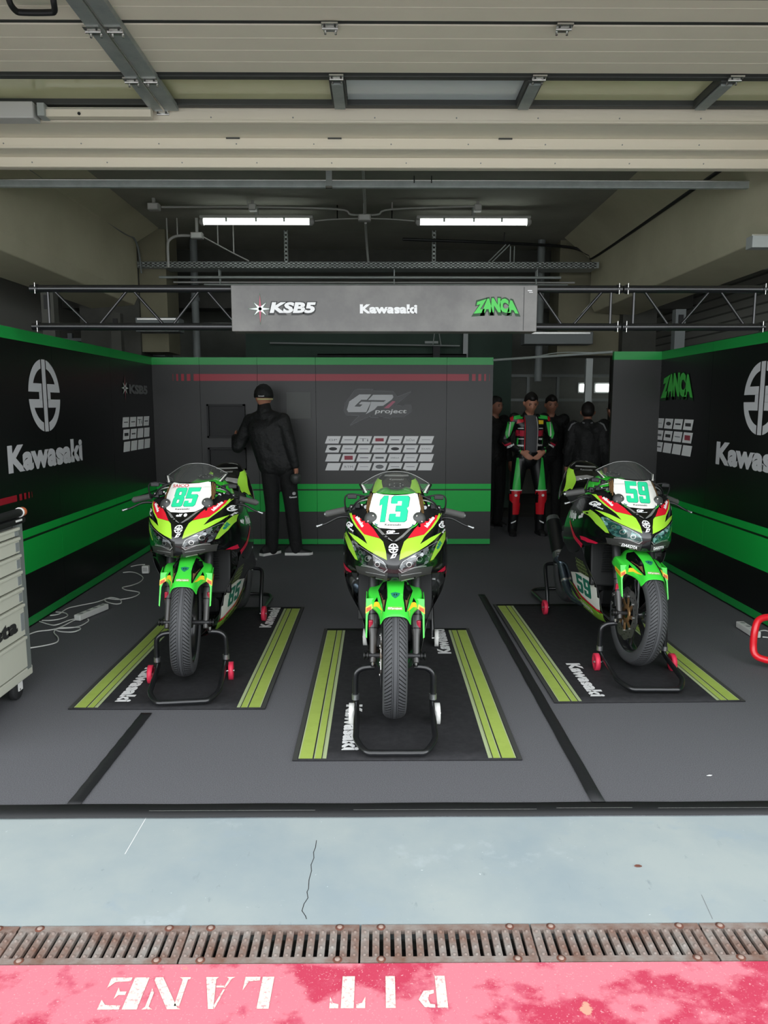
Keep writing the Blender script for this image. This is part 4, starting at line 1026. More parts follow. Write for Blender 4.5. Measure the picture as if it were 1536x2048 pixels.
def motorcycle(spec):
    root = empty('racing_motorcycle', spec['loc'], spec['yaw']); tag(root, spec['label'], 'motorcycle', 'green and black racing motorcycles')
    root.rotation_euler = (0, spec['lean'], spec['yaw'])
    AX = Vector((0, 0, .335))
    steer = spec.get('steer', 0.0)
    axis_o = Vector((0, .035, .335)); axis_d = Vector((0, math.sin(math.radians(24)), math.cos(math.radians(24))))
    SM = Matrix.Translation(axis_o) @ Matrix.Rotation(steer, 4, axis_d) @ Matrix.Translation(-axis_o)
    steered = []
    # ---- front wheel
    w = tyre(root, AX); w.name = 'front_tyre'; steered.append(w)
    r = rim(root, AX); r.name = 'front_rim'; steered.append(r)
    # disc on the machine's right (image left)
    mb = MB(); x = -.068; R1, R0 = .155, .098; n = 60
    prof = []
    V = []; Fs = []
    for k in range(n):
        a = 2*math.pi*k/n; wv = R1+.006*math.sin(a*10)
        for (dx, rr) in ((-.0025, R0), (-.0025, wv), (.0025, wv), (.0025, R0)): V.append(Vector((x+dx, rr*math.cos(a), rr*math.sin(a))))
    for k in range(n):
        for i in range(4): Fs.append((k*4+i, k*4+(i+1) % 4, ((k+1) % n)*4+(i+1) % 4, ((k+1) % n)*4+i))
    mb.add(V, Fs, 'disc_steel')
    for k in range(30):
        a = 2*math.pi*k/30; rr = .112+.014*(k % 3)
        c = Vector((x, rr*math.cos(a), rr*math.sin(a))); mb.tube([c-Vector((.0032, 0, 0)), c+Vector((.0032, 0, 0))], .0045, 'black_metal', 8)
    d = mb.build('brake_disc', root, AX); steered.append(d)
    mb = MB()
    for k in range(8):
        a = 2*math.pi*k/8; b = a+.25
        p = [Vector((x-.003, r_*math.cos(t_), r_*math.sin(t_))) for r_, t_ in ((.102, a-.12), (.102, a+.12), (.05, b+.18), (.05, b-.18))]
        mb.add(p+[q+Vector((.006, 0, 0)) for q in p], [(0, 1, 2, 3), (7, 6, 5, 4), (0, 1, 5, 4), (1, 2, 6, 5), (2, 3, 7, 6), (3, 0, 4, 7)], 'disc_bronze')
        c = Vector((x-.004, .104*math.cos(a), .104*math.sin(a))); mb.tube([c, c+Vector((-.003, 0, 0))], .009, 'steel_bright', 10)
    mb.lathe([(x-.004, .03), (x-.004, .055), (x+.004, .055), (x+.004, .03)], 'disc_bronze', 24, 'X')
    s = mb.build('disc_carrier', root, AX); steered.append(s)
    mb = MB(); mb.box((-.082, .135, .05), (.05, .055, .11), 'black_metal', rot=Matrix.Rotation(-.5, 3, 'X'), bev=.010)
    for dz in (-.025, .03): mb.tube([(-.108, .135, .05+dz), (-.1, .135, .05+dz)], .012, 'steel_bright', 10)
    s = mb.build('brake_caliper', root, AX); steered.append(s)
    # axle + fork
    mb = MB(); mb.tube([(-.15, 0, 0), (.15, 0, 0)], .013, 'dark_fork', 12)
    for sx in (-1, 1): mb.lathe([(sx*.128, .011), (sx*.13, .020), (sx*.138, .020), (sx*.139, .014), (sx*.146, .014), (sx*.147, .021), (sx*.155, .021), (sx*.156, .011)], 'black_metal', 16, 'X')
    s = mb.build('front_axle', root, AX); steered.append(s)
    for sx in (-1, 1):
        mb = MB(); f = lambda t, dy=0: Vector((sx*.108, .030*0+math.sin(math.radians(24))*t+dy, math.cos(math.radians(24))*t))
        o0 = Vector((sx*.108, .0, 0))
        mb.tube([f(-.035, -.005), f(.0), f(.05), f(.10), f(.12), f(.24)], [.014, .017, .017, .019, .023, .024], 'grey_fork', 16)
        mb.tube([f(.24), f(.29)], .0255, 'dark_fork', 16); mb.tube([f(.29), f(.72)], .0265, 'dark_fork', 16)
        for t in (.13, .20, .295): mb.tube([f(t), f(t+.006)], .0262, 'black_metal', 16)
        s = mb.build('fork_leg', root, AX+Vector((0, .008, 0))); steered.append(s)
        mb = MB(); c = f(.155)+Vector((sx*.004, -.012, 0)); 
        s = MB().box(f(.155)+Vector((sx*.012, -.016, 0)), (.022, .016, .050), 'bike_crimson', bev=.006).build('fork_sticker', s)
    mb = MB()
    for (t, th) in ((.42, .035), (.66, .03)):
        c = Vector((0, math.sin(math.radians(24))*t-.012, math.cos(math.radians(24))*t)); mb.box(c, (.26, .06, th), 'dark_fork', rot=Matrix.Rotation(-math.radians(24), 3, 'X'), bev=.008)
    s = mb.build('fork_clamp', root, AX+Vector((0, .03, 0))); steered.append(s)

    # ---- front fender
    prof = [(-.190, .590), (-.150, .628), (-.085, .662), (-.020, .690), (.060, .712), (.125, .715), (.17, .70)]
    rows = []
    lob = [0, .0, .35, .9, 1, .8, .5]; skt = [.25, .35, .7, 1, 1, 1, 1]
    for (y, z), q, k_ in zip(prof, lob, skt):
        yr = y+.012
        row = [Vector((0, y, z)), Vector((.030, y+.001, z-.002)), Vector((.052, y+.006, z-.010)), Vector((.064, y+.014, z-.028-.01*q)),
               Vector((.070+.016*q, y+.02+.006*q, z-.045-.012*q)), Vector((.073+.050*q, y+.025+.006*q, z-.045-.013*k_+.004*q)), Vector((.074+.068*q, y+.03+.01*q, z-.045-.023*k_+.006*q)), Vector((.075+.069*q, y+.033+.012*q, z-.045-.04*k_-.03*q))]
        rows.append([Vector((-p.x, p.y, p.z)) for p in row[:0:-1]]+row)
    fd = bake(MB().grid(rows, 'bike_green').build('front_fender', root, subsurf=2, solid=.003)); steered.append(fd)
    for p in fd.data.polygons: p.use_smooth = True
    fb_ = bvh_of([fd])
    # fork guards
    for sx in (-1, 1):
        pr = [(.098, .628), (.118, .630), (.1435, .628), (.1445, .560), (.143, .455), (.136, .448), (.134, .55), (.126, .572), (.112, .583), (.098, .578)]
        mb = MB(); mb.prism(pr, lambda a, b, h: Vector((sx*a, -.018+(b-.6)*.42+h, b)), 'bike_green', 0, .004)
        sd = [(0, .628), (.075, .645), (.085, .60), (.045, .50), (.005, .452)]
        mb.prism([(-.018+.0+a+(b-.6)*.42*1, b) for a, b in sd], lambda a, b, h: Vector((sx*(.1405+h), a, b)), 'bike_green', 0, .004)
        s = mb.build('fork_guard', root, bevel=.0015); steered.append(s)
        mb = MB()
        lp = [(.0985, .600), (.110, .607), (.126, .598), (.1443, .588), (.1443, .560), (.126, .5735), (.112, .5835), (.0985, .579)]
        mb.prism(lp, lambda a, b, h: Vector((sx*a, -.018+(b-.6)*.42-h, b)), 'yellow', .0005, .0012)
        mb.prism([(.0, .590), (.085, .607), (.083, .585), (.0, .560)], lambda a, b, h: Vector((sx*(.1447+h), -.018+a+(b-.6)*.42, b)), 'yellow', .0003, .001)
        mb.prism([(.118, .594), (.142, .584), (.142, .566), (.118, .578)], lambda a, b, h: Vector((sx*a, -.018+(b-.6)*.42-h, b)), 'orange_red', .0013, .0018)
        q = fit(text('PIRELLI', .03), .012, .075, .580, .594)
        mb.add([Vector((sx*.1461, -.018+(a if sx > 0 else .087-a)+(b-.6)*.42, b+(.10*(a-.04) if sx > 0 else -.1*(a-.04)))) for a, b in q[0]], q[1], 'orange_red')
        y_ = mb.build('yellow_flash', s)
    # fender decals: half px in the enlarged fender picture -> front rays
    def fr7(a, b):       # fender picture: centre 790, scale 15.36, origin (740,1130)
        r_ = ray(740+a/15.36, 1130+b/15.36); return Vector((-BX0, -BY0, EYE)), r_.normalized()
    def fm(l): return [(1580-x, y) for x, y in l]
    mb = MB()
    arrow = [(400, 540), (520, 500), (545, 800), (550, 1010), (520, 1150), (480, 1440), (440, 1440), (395, 1250), (350, 1050), (260, 790)]
    inner = [(470, 800), (500, 760), (500, 1080), (450, 1340), (405, 1150), (395, 1060), (320, 870), (440, 1060)]
    tri = [(230, 1000), (270, 1135), (145, 1145)]
    for f_ in (lambda l: l, fm):
        wrap(mb, shp(f_(arrow)), fb_, 'dark_ink' if False else 'fairing_black', fr7, .0012, 60)
        wrap(mb, shp(f_([(490, 1080), (450, 1350), (405, 1080)])), fb_, 'bronze', fr7, .002, 60)
        wrap(mb, shp(f_([(330, 870), (350, 900), (425, 1060), (405, 1075)])), fb_, 'bronze', fr7, .002, 60)
        wrap(mb, shp(f_(tri)), fb_, 'fairing_black', fr7, .0012, 60)
        wrap(mb, shp(f_([(150, 1165), (220, 1130), (290, 1160), (350, 1290), (420, 1420), (330, 1370), (240, 1290), (130, 1290)])), fb_, 'yellow', fr7, .0012, 60)
    wrap(mb, shp([(650, 870), (790, 840), (940, 870), (900, 950), (790, 1030), (690, 960)]), fb_, 'digit_edge', fr7, .0012, 60)
    for qx in (745, 815): wrap(mb, shp([(qx, 895), (qx+30, 895), (qx+30, 940), (qx, 940)]), fb_, 'fairing_black', fr7, .002, 60)
    wrap(mb, shp([(570, 1290), (1010, 1290), (1030, 1385), (550, 1385)]), fb_, 'hex_lime', fr7, .0011, 60)
    wrap(mb, xf(fit(text('GPproject', .03, 1.0), 0, 420, 0, 54), 1, -1, 575, 1362), fb_, 'plate_white', fr7, .002, 60)
    fdm = mb.build('fender_graphics', fd)

    # ---- upper fairing
    R = [
     [B(0, 748, .03), B(50, 718, .04), B(140, 640, .09), B(235, 570, .17), B(330, 508, .25), B(383, 500, .31), Vector((.262, .50, .985)), Vector((.225, .70, .955))],
     [B(0, 830, -.02), B(60, 800, -.01), B(160, 740, .03), B(265, 680, .11), B(350, 610, .19), B(405, 600, .28), Vector((.283, .50, .885)), Vector((.255, .74, .85))],
     [B(0, 905, -.06), B(70, 895, -.05), B(170, 850, -.02), B(260, 790, .05), B(345, 725, .14), B(418, 720, .27), Vector((.293, .50, .78)), Vector((.27, .78, .74))],
     [B(0, 985, -.055), B(66, 985, -.045), B(170, 955, -.02), B(250, 930, .04), B(325, 880, .13), B(423, 850, .26), Vector((.292, .50, .69)), Vector((.27, .79, .66))],
     [B(0, 1035, -.05), B(66, 1035, -.045), B(175, 1010, -.015), B(262, 975, .04), B(340, 940, .12), B(415, 930, .25), Vector((.285, .48, .635)), Vector((.262, .74, .60))],
     [B(0, 1068, -.035), B(60, 1066, -.03), B(178, 1040, 0), B(262, 1008, .055), B(335, 996, .14), B(402, 990, .27), Vector((.272, .45, .60)), Vector((.25, .66, .565))]]
    rows = [[Vector((-p.x, p.y, p.z)) for p in r_[:0:-1]]+r_ for r_ in R]
    cowl = bake(MB().grid(rows, 'fairing_black').build('upper_fairing', root, subsurf=3, solid=.004))
    for p in cowl.data.polygons: p.use_smooth = True
    # ---- windscreen and number board
    S = [
     [B(0, 752, .020), B(55, 722, .032), B(105, 690, .055), B(160, 640, .095)],
     [B(0, 640, .085), B(80, 640, .09), B(150, 612, .115), B(208, 578, .16)],
     [B(0, 540, .145), B(90, 536, .15), B(175, 527, .18), B(248, 515, .235)],
     [B(0, 440, .205), B(85, 436, .21), B(165, 427, .24), B(232, 412, .30)],
     [B(0, 352, .255), B(85, 350, .26), B(160, 343, .295), B(218, 333, .35)]]
    S2 = [S[-1], [B(0, 260, .33), B(100, 265, .34), B(180, 275, .37), B(262, 280, .425)], [B(0, 200, .39), B(95, 207, .40), B(175, 232, .425), B(268, 276, .455)], [B(0, 172, .42), B(88, 180, .43), B(172, 212, .45), B(266, 268, .47)]]
    full = lambda T: [[Vector((-p.x, p.y, p.z)) for p in r_[:0:-1]]+r_ for r_ in T]
    nb = bake(MB().grid(full(S), 'fairing_black').build('number_board', root, subsurf=3, solid=.004))
    ws = bake(MB().grid(full(S2), 'screen_clear').build('windscreen', root, subsurf=3))
    for o in (nb, ws):
        for p in o.data.polygons: p.use_smooth = True
    edge = [S2[k][3] for k in range(4)]; e2 = [Vector((-p.x, p.y, p.z)) for p in S2[-1][:0:-1]]+S2[-1]
    mb = MB(); mb.tube(smooth_path([Vector((-p.x, p.y, p.z)) for p in edge[:-1]]+e2+edge[-2::-1], 4), .0016, 'silver_line', 6); mb.build('screen_edge', ws)
    bv = bvh_of([cowl]); bn = bvh_of([nb])
    def dec(name, items, tree, par):
        mb = MB()
        for (s, m, off) in items: wrap(mb, s, tree, m, front_ray, off)
        return mb.build(name, par)
    wob = [(590, 345), (675, 362), (765, 367), (855, 362), (940, 345), (955, 400), (972, 478), (958, 545), (935, 600), (880, 632), (765, 640), (650, 632), (595, 600), (572, 545), (558, 478), (575, 400)]
    items = [(shp(wob), 'plate_white', .0012)]
    for k in range(3):
        a = 0+k*12; st_ = [(548+a, 335), (555+a, 337), (548+a*.9, 430), (525+a*.8, 520), (519+a*.8, 518), (540+a*.9, 430)]
        items += [(shp(st_), 'bronze', .0013), (shp(mir(st_)), 'bronze', .0013)]
    lg = [(575, 590), (640, 640), (655, 655), (590, 610)]
    v0 = [(600, 612), (650, 640), (700, 690), (765, 742), (765, 750), (690, 706), (640, 655)]
    items += [(shp(v0), 'silver_line', .0014), (shp(mir(v0)), 'silver_line', .0014)]
    if spec['num'] != '85':
        g_ = [(572, 585), (600, 612), (640, 640), (618, 632), (585, 612)]; items += [(shp(g_), 'bike_green', .0016), (shp(mir(g_)), 'bike_green', .0016)]
    n1, n2 = spec['num']
    def dg(c, x0, x1, grow=0.): 
        s = digit(c, grow); return ([(x0+(x1-x0)*(x-.0)+.09*(y*118), 578-y*118*1.0+((0))) for x, y in s[0]], s[1])
    yo = 578
    def dgt(c, x0, x1, yb, h, g=0.):
        s = digit(c, g); return ([(x0+(x1-x0)*x+.07*(y*h-h/2), yb-y*h/1.6) for x, y in s[0]], s[1])
    pos = {'1': (632, 722, 728, 868), '8': (645, 750, 762, 867), '5': (650, 752, 768, 872)}[n1]
    DH = 176 if spec['num'] == '85' else 208
    for g, m, off in ((.028, 'digit_edge', .0018), (0, 'digit_green', .0024)):
        items.append((dgt(n1, pos[0], pos[1], 582, DH, g), m, off)); items.append((dgt(n2, pos[2], pos[3], 582, DH, g), m, off))
    ds = lambda t, x0, x1, yb, h, b=.03, **k: xf(fit(text(t, b), 0, x1-x0, 0, h), 1, -1, x0, yb, **k)
    items.append((ds('Kawasaki', 690, 822, 613, 17, .02), 'dark_ink', .0018))
    if spec['num'] == '85':
        items.append((ds('SAICO', 608, 770, 396, 28, .02), 'bike_crimson', .0018)); items.append((ds('racing', 780, 910, 396, 22, .0), 'sponsor_white', .0018)); items.append((ds('elf', 712, 770, 676, 26, .05), 'white_mark', .0018))
        items[1+0] = items[1]
        items.append((shp(arc(800, 664, 16, 0, 6.28, 16)[:-1]), 'white_mark', .0018))
    else:
        items.append((ds('GP', 705, 775, 676, 26, .06), 'white_mark', .0018)); items.append((shp([(770, 676), (808, 672), (806, 678), (700, 682), (702, 678)]), 'white_mark', .0018))
        for sgn in (1, -1):
            t_ = ds('elf', 0, 30, 0, 16, .04); c, n = math.cos(.75*sgn), math.sin(.75*sgn)
            bx, by = (605, 600) if sgn > 0 else (905, 628)
            items.append((([(bx+x*c-y*n, by+x*n+y*c) for x, y in t_[0]], t_[1]), 'digit_edge', .0019))
    dec('board_graphics', items, bn, nb)
    # cowl graphics
    red = [(412, 503), (450, 508), (492, 530), (520, 556), (560, 600), (600, 640), (652, 715), (524, 684), (470, 625), (430, 560)]
    limeA = [(388, 500), (410, 502), (430, 560), (470, 625), (524, 684), (655, 718), (680, 742), (705, 820), (715, 890), (640, 855), (560, 812), (500, 772), (440, 722), (388, 663), (470, 705), (553, 762), (520, 700), (450, 620), (412, 560)]
    sliv = [(343, 632), (370, 662), (412, 735), (448, 812), (474, 893), (452, 885), (395, 800), (350, 690)]
    items = []
    for f_ in (lambda l: l, mir):
        items += [(shp(f_(limeA)), 'lime', .0012), (shp(f_(red)), 'bike_red', .0018), (shp(f_(sliv)), 'lime_dull', .0012)]
        items += [(shp(f_([(500, 940), (505, 932), (600, 945), (690, 985), (718, 962), (722, 968), (694, 995), (598, 955)])), 'silver_line', .0012)]
        items += [(shp(f_([(345, 908), (372, 945), (420, 985), (410, 992), (370, 975), (350, 945)])), 'bike_crimson', .0014)]
        items += [(shp(f_([(452, 935), (505, 945), (598, 958), (692, 998), (722, 992), (716, 1060), (600, 1042), (540, 1012), (470, 1000)])), 'chin_black', .0008)]
        items += [(shp(f_([(600, 1030), (700, 1052), (700, 1060), (600, 1038)])), 'silver_line', .0012), (shp(f_([(540, 985), (700, 1012), (700, 1017), (540, 990)])), 'silver_line', .0012)]  # pale lines are reflected highlights painted on the chin
    items += [(([(765+x*40, 797-y*40) for x, y in emblem()[0]], emblem()[1]), 'white_mark', .0018)]
    items += [(shp([(742, 880), (760, 842), (798, 838), (780, 872), (752, 878)], [(764, 866), (774, 866), (784, 850), (772, 850)]), 'white_mark', .0018)]
    def rot_text(t, cx, cy, L, h, ang, b=.05):
        s = fit(text(t, b), -L/2, L/2, -h/2, h/2); c, n = math.cos(ang), math.sin(ang)
        return ([(cx+x*c+(-y)*(-n), cy+x*n+(-y)*c) for x, y in s[0]], s[1])
    items += [(rot_text('bilnoke', 488, 580, 100, 30, .95), 'white_mark', .0022), (rot_text('bilnoke', 1045, 580, 100, 30, -.95), 'white_mark', .0022)]
    items += [(rot_text('GP', 400, 605, 56, 44, .65), 'white_mark', .0016), (rot_text('GP', 1142, 600, 56, 44, -1.0), 'white_mark', .0016)]
    items += [(rot_text('project', 412, 640, 60, 14, .65), 'white_mark', .0016), (rot_text('project', 1160, 640, 60, 14, -1.0), 'white_mark', .0016)]
    items += [(rot_text('elf', 1120, 765, 70, 26, -1.05), 'digit_edge' , .0016)]
    if spec.get('chin'):
        items += [(rot_text(spec['chin'], 625, 1015, 130, 26, .22), 'white_mark', .002), (rot_text(spec['chin'], 905, 1015, 130, 26, -.22), 'white_mark', .002)]
    dec('fairing_graphics', items, bv, cowl)
    # headlights
    for f_ in (lambda l: l, mir):
        L = [(418, 735), (450, 735), (510, 795), (600, 852), (685, 895), (716, 930), (718, 955), (692, 980), (650, 970), (598, 940), (520, 930), (492, 905), (462, 850)]
        mb = MB(); wrap(mb, shp(f_(L)), bv, spec.get('lens', 'lens'), front_ray, .004, 16); h = mb.build('headlight', root)
        mb = MB()
        for (cx, cy, r_) in ((560, 880, 24), (640, 925, 22), (500, 830, 18)):
            c8 = [(cx+r_*math.cos(k*.785), cy+r_*math.sin(k*.785)) for k in range(8)]; c9 = [(cx+r_*.78*math.cos(k*.785), cy+r_*.78*math.sin(k*.785)) for k in range(8)]
            wrap(mb, shp(f_(c8), f_(c9)), bv, 'steel_bright', front_ray, .0048, 30)
        for a_, b_ in (((430, 740), (690, 905)), ((690, 905), (712, 950)), ((520, 925), (690, 972))):
            wrap(mb, ribbon(f_([a_, b_]), 4), bv, 'silver_line', front_ray, .0048, 30)
        mb.build('reflector', h)
    # mirror blanking plugs
    for sx in (-1, 1):
        c = B(sx*195, 555, .17); mb = MB()
        mb.lathe([(0, .034), (-.008, .033), (-.016, .024), (-.019, .010), (-.0195, 0)], 'graphite', 24, 'Y')
        for (dx, dz) in ((-.016*sx, .014), (.008*sx, -.016)): mb.lathe([(-.012, .006), (-.021, .005), (-.022, 0)], 'steel_bright', 10, 'Y', (dx, 0, dz))
        o = mb.build('mirror_cover', root, c); o.rotation_euler = (-.25, 0, sx*.35)
    # intake under the nose
    mb = MB(); mb.prism([(-.026, -.03), (.026, -.03), (.02, .02), (.0, .055), (-.02, .02)], lambda a, b, h: Vector((a, .0+h-b*.3, .745+b)), 'intake_green', -.012, .05); mb.build('nose_intake', root, bevel=.004)
    # inner black panels between screen and fairing
    for sx in (-1, 1):
        mb = MB(); pts = [B(150, 600, .15), B(205, 560, .19), B(245, 470, .27), B(225, 400, .33), B(330, 480, .34), B(380, 505, .35), B(330, 520, .28), B(235, 585, .19)]
        rows = [[B(130, 640, .11), B(235, 575, .18), B(335, 512, .26), B(382, 500, .315)], [B(180, 600, .16), B(240, 520, .26), B(320, 480, .32), B(375, 488, .345)], [B(215, 520, .25), B(235, 440, .33), B(290, 455, .38), B(345, 475, .40)]]
        rows = [[Vector((sx*p.x, p.y, p.z-.004)) for p in r_] for r_ in rows]; mb.grid(rows, 'engine_dark'); o = mb.build('inner_panel', root, subsurf=1, solid=.003)
    for sx in (-1, 1):                                   # screen side stickers
        a, b = B(225, 345, .37), B(258, 280, .44); a.x *= sx; b.x *= sx
        mb = MB(); d = (b-a); p = Vector((sx*.016, 0, 0)); mb.add([a+p*.1, a+p, b+p, b+p*.1], [(0, 1, 2, 3)], 'plate_white'); mb.tube([a+p*1.2, b+p*1.2], .006, 'black_plastic', 8)
        mb.build('screen_stay', root, solid=.001)

    # ---- side and lower fairing
    def side(sx):
        R2 = []
        cols = [(.30, 0), (.40, 1), (.55, 2), (.72, 3), (.88, 4), (.98, 5)]
        rws = [(.69, .272), (.60, .255), (.52, .222), (.44, .190), (.36, .172), (.28, .158), (.21, .128), (.165, .075), (.155, .0)]
        for (z, x) in rws:
            row = []
            for (y, k) in cols:
                lw = min(1, max(0, (.58-z)/.14)); k = 1+lw*(-.13, -.07, .02, .05, .0, -.12)[k]-(1-lw)*(0, 0, 0, .02, .07, .14)[k]
                yy = y-(min(.10, max(0, .5-z)*.5) if y < .35 else (.05*lw if y < .45 else 0)); zz = z
                if y > .6 and z > .42: zz = .42+(z-.42)*max(.1, (1-(y-.6)*2.3))
                if y < .35 and z < .25: zz = z+.03*(.25-z)/.1
                row.append(Vector((sx*x*k, yy, zz)))
            R2.append(row)
        return R2
    for sx in (-1, 1):
        o = bake(MB().grid(side(sx), 'fairing_black').build('belly_fairing', root, subsurf=2, solid=.003))
        for p in o.data.polygons: p.use_smooth = True
        t3 = bvh_of([o, cowl])
        sr = lambda a, b: (Vector((sx*1.2, a, b)), Vector((-sx, 0, 0)))
        mb = MB()
        white = [(.26, .465), (.50, .465), (.74, .42), (.72, .35), (.56, .30), (.30, .275), (.21, .285)]
        wrap(mb, shp(white), t3, 'plate_white', sr, .0015, .03)
        wrap(mb, shp([(.21, .287), (.30, .277), (.56, .30), (.72, .35), (.72, .338), (.56, .286), (.30, .262), (.21, .272)]), t3, 'bike_red', sr, .002, .03)
        wrap(mb, shp([(.21, .268), (.30, .258), (.56, .280), (.74, .33), (.86, .34), (.80, .26), (.62, .20), (.40, .185), (.22, .215)]), t3, 'lime_dull', sr, .0013, .03)
        wrap(mb, shp([(.56, .262), (.74, .322), (.90, .335), (.85, .30), (.66, .25)]), t3, 'fairing_black', sr, .002, .03)
        s1 = digit(spec['num'][0]); s2 = digit(spec['num'][1])
        def put(s, y0): return ([(y0+x*.12, .318+y*.075) for x, y in s[0]], s[1])
        order = (s1, s2) if sx > 0 else (s1, s2)
        for i, s_ in enumerate(order):
            q = put(s_, .37+i*.135)
            if sx < 0: q = ([(.995-a, b) for a, b in q[0]], q[1])
            wrap(mb, q, t3, 'digit_edge' if spec['num'] != '85' else 'digit_edge', sr, .002, .03)
        def st(t, y0, y1, z, h, slope, m):
            q = fit(text(t, .04), 0, y1-y0, 0, h)
            if sx > 0: return ([(y0+a, z+b+slope*a) for a, b in q[0]], q[1])
            return ([(y1-a, z+b-slope*(a-(y1-y0))) for a, b in q[0]], q[1])
        wrap(mb, st(spec.get('belly', 'DAKOTA'), .40, .60, .215, .03, .1, None), t3, 'white_mark' if sx < 0 else 'fairing_black', sr, .0022, .03)
        mb.build('belly_graphics', o)
        mb = MB()
        fl = [(.20, .685), (.32, .690), (.44, .725), (.60, .805), (.60, .785), (.46, .700), (.33, .662), (.20, .665)]
        wrap(mb, shp(fl), t3, 'bike_crimson', sr, .0022, .03)
        wrap(mb, shp([(.28, .90), (.285, .905), (.33, .85), (.68, .78), (.68, .775), (.33, .842)]), t3, 'white_mark', sr, .002, .03) if False else None
        wrap(mb, st('Ninja', .46, .64, .83, .055, -.1, None), t3, 'white_mark', sr, .0024, .03)
        wrap(mb, st('elf', .34, .42, .86, .03, -.3, None), t3, 'white_mark', sr, .0024, .03)
        for i in range(6):
            for j in range(4):
                cx, cz = .36+i*.032+(j % 2)*.016, .475+j*.026
                if i+j > 7: continue
                h1 = [(cx+.016*math.cos(a*1.047+.52), cz+.016*math.sin(a*1.047+.52)) for a in range(6)]; h2 = [(cx+.0125*math.cos(a*1.047+.52), cz+.0125*math.sin(a*1.047+.52)) for a in range(6)]
                wrap(mb, shp(h1, h2), t3, 'hex_lime', sr, .002, .05)
        mb.build('side_graphics', cowl)
    # ---- core: radiator, engine, frame
    mb = MB(); mb.box((0, .36, .60), (.40, .04, .36), 'radiator', rot=Matrix.Rotation(-.25, 3, 'X'), bev=.01)
    for i in range(12): mb.box((0, .305+.004*i*0, .52+i*.015), (.27, .008, .004), 'black_metal')
    mb.build('radiator', root)
    mb = MB(); mb.box((0, .56, .50), (.26, .34, .30), 'engine_dark', bev=.03); mb.box((0, .50, .36), (.22, .22, .2), 'engine_dark', bev=.03); mb.box((0, .72, .40), (.28, .24, .22), 'engine_dark', bev=.04)
    mb.tube([(-.15, .72, .40), (.15, .72, .40)], .085, 'engine_dark', 24); mb.build('engine', root)
    for sx in (-1, 1):
        mb = MB(); mb.tube(smooth_path([(sx*.05, .30, .93), (sx*.14, .45, .86), (sx*.155, .7, .72), (sx*.14, .93, .55), (sx*.13, .98, .40)], 5), .022, 'black_metal', 10)
        mb.tube([(sx*.14, .85, .63), (sx*.12, 1.05, .82), (sx*.09, 1.3, 1.0)], .014, 'black_metal', 8); mb.build('frame_spar', root)
    # ---- tank, seat, tail
    T = [[(0, .52, 1.02), (.07, .52, 1.01), (.12, .53, .97), (.14, .55, .90)], [(0, .58, 1.09), (.09, .58, 1.08), (.155, .59, 1.02), (.17, .60, .90)],
         [(0, .70, 1.125), (.10, .70, 1.11), (.165, .70, 1.04), (.175, .70, .90)], [(0, .86, 1.10), (.09, .86, 1.085), (.14, .85, 1.01), (.155, .84, .90)], [(0, .98, 1.0), (.06, .98, .99), (.09, .96, .95), (.10, .95, .90)]]
    o = bake(MB().grid(full([[Vector(p) for p in r_] for r_ in T]), 'bike_green').build('fuel_tank', root, subsurf=2, solid=.003))
    for p in o.data.polygons: p.use_smooth = True
    tk = bvh_of([o]); mb = MB(); dn = lambda a, b: (Vector((a, b, 2)), Vector((0, 0, -1)))
    blk = [(-.17, .80), (-.12, .72), (0, .76), (.12, .72), (.17, .80), (.16, 1.0), (-.16, 1.0)]; wrap(mb, shp(blk), tk, 'fairing_black', dn, .0015, .03); mb.build('tank_graphics', o)
    mb = MB(); mb.lathe([(0, .052), (.008, .052), (.012, .047), (.012, .030), (.009, .028), (.009, 0)], 'black_metal', 28, 'Z')
    for k in range(7): mb.lathe([(.012, .004), (.014, .0035), (.014, 0)], 'steel_bright', 8, 'Z', (.040*math.cos(k*.9), .040*math.sin(k*.9), 0))
    c = mb.build('fuel_cap', root, (0, .655, 1.112)); c.rotation_euler = (.12, 0, 0)
    mb = MB(); Q = [[(0, .93, .985), (.08, .93, .975), (.12, .94, .94), (.125, .95, .88)], [(0, 1.05, .965), (.11, 1.05, .955), (.15, 1.05, .92), (.15, 1.06, .86)], [(0, 1.20, .985), (.12, 1.20, .975), (.155, 1.2, .94), (.15, 1.2, .88)]]
    o = MB().grid(full([[Vector(p) for p in r_] for r_ in Q]), 'seat_foam').build('seat', root, subsurf=2, solid=.01)
    Q = [[(0, 1.13, .965), (.115, 1.13, .955), (.165, 1.13, .915), (.168, 1.14, .86)], [(0, 1.20, 1.02), (.12, 1.20, 1.01), (.160, 1.20, .96), (.165, 1.2, .88)], [(0, 1.245, 1.10), (.10, 1.245, 1.09), (.135, 1.25, 1.03), (.150, 1.26, .91)],
         [(0, 1.29, 1.155), (.075, 1.29, 1.145), (.105, 1.30, 1.09), (.135, 1.32, .95)], [(0, 1.36, 1.17), (.055, 1.36, 1.16), (.08, 1.37, 1.11), (.11, 1.38, .99)], [(0, 1.52, 1.13), (.04, 1.52, 1.125), (.055, 1.52, 1.09), (.06, 1.52, 1.04)]]
    Q = [[(p[0]*1.28, p[1], p[2]) for p in r_] for r_ in Q]
    tl_ = bake(MB().grid(full([[Vector(p) for p in r_] for r_ in Q]), 'fairing_black').build('tail_fairing', root, subsurf=2, solid=.004))
    for p in tl_.data.polygons: p.use_smooth = True
    tt = bvh_of([tl_]); mb = MB()
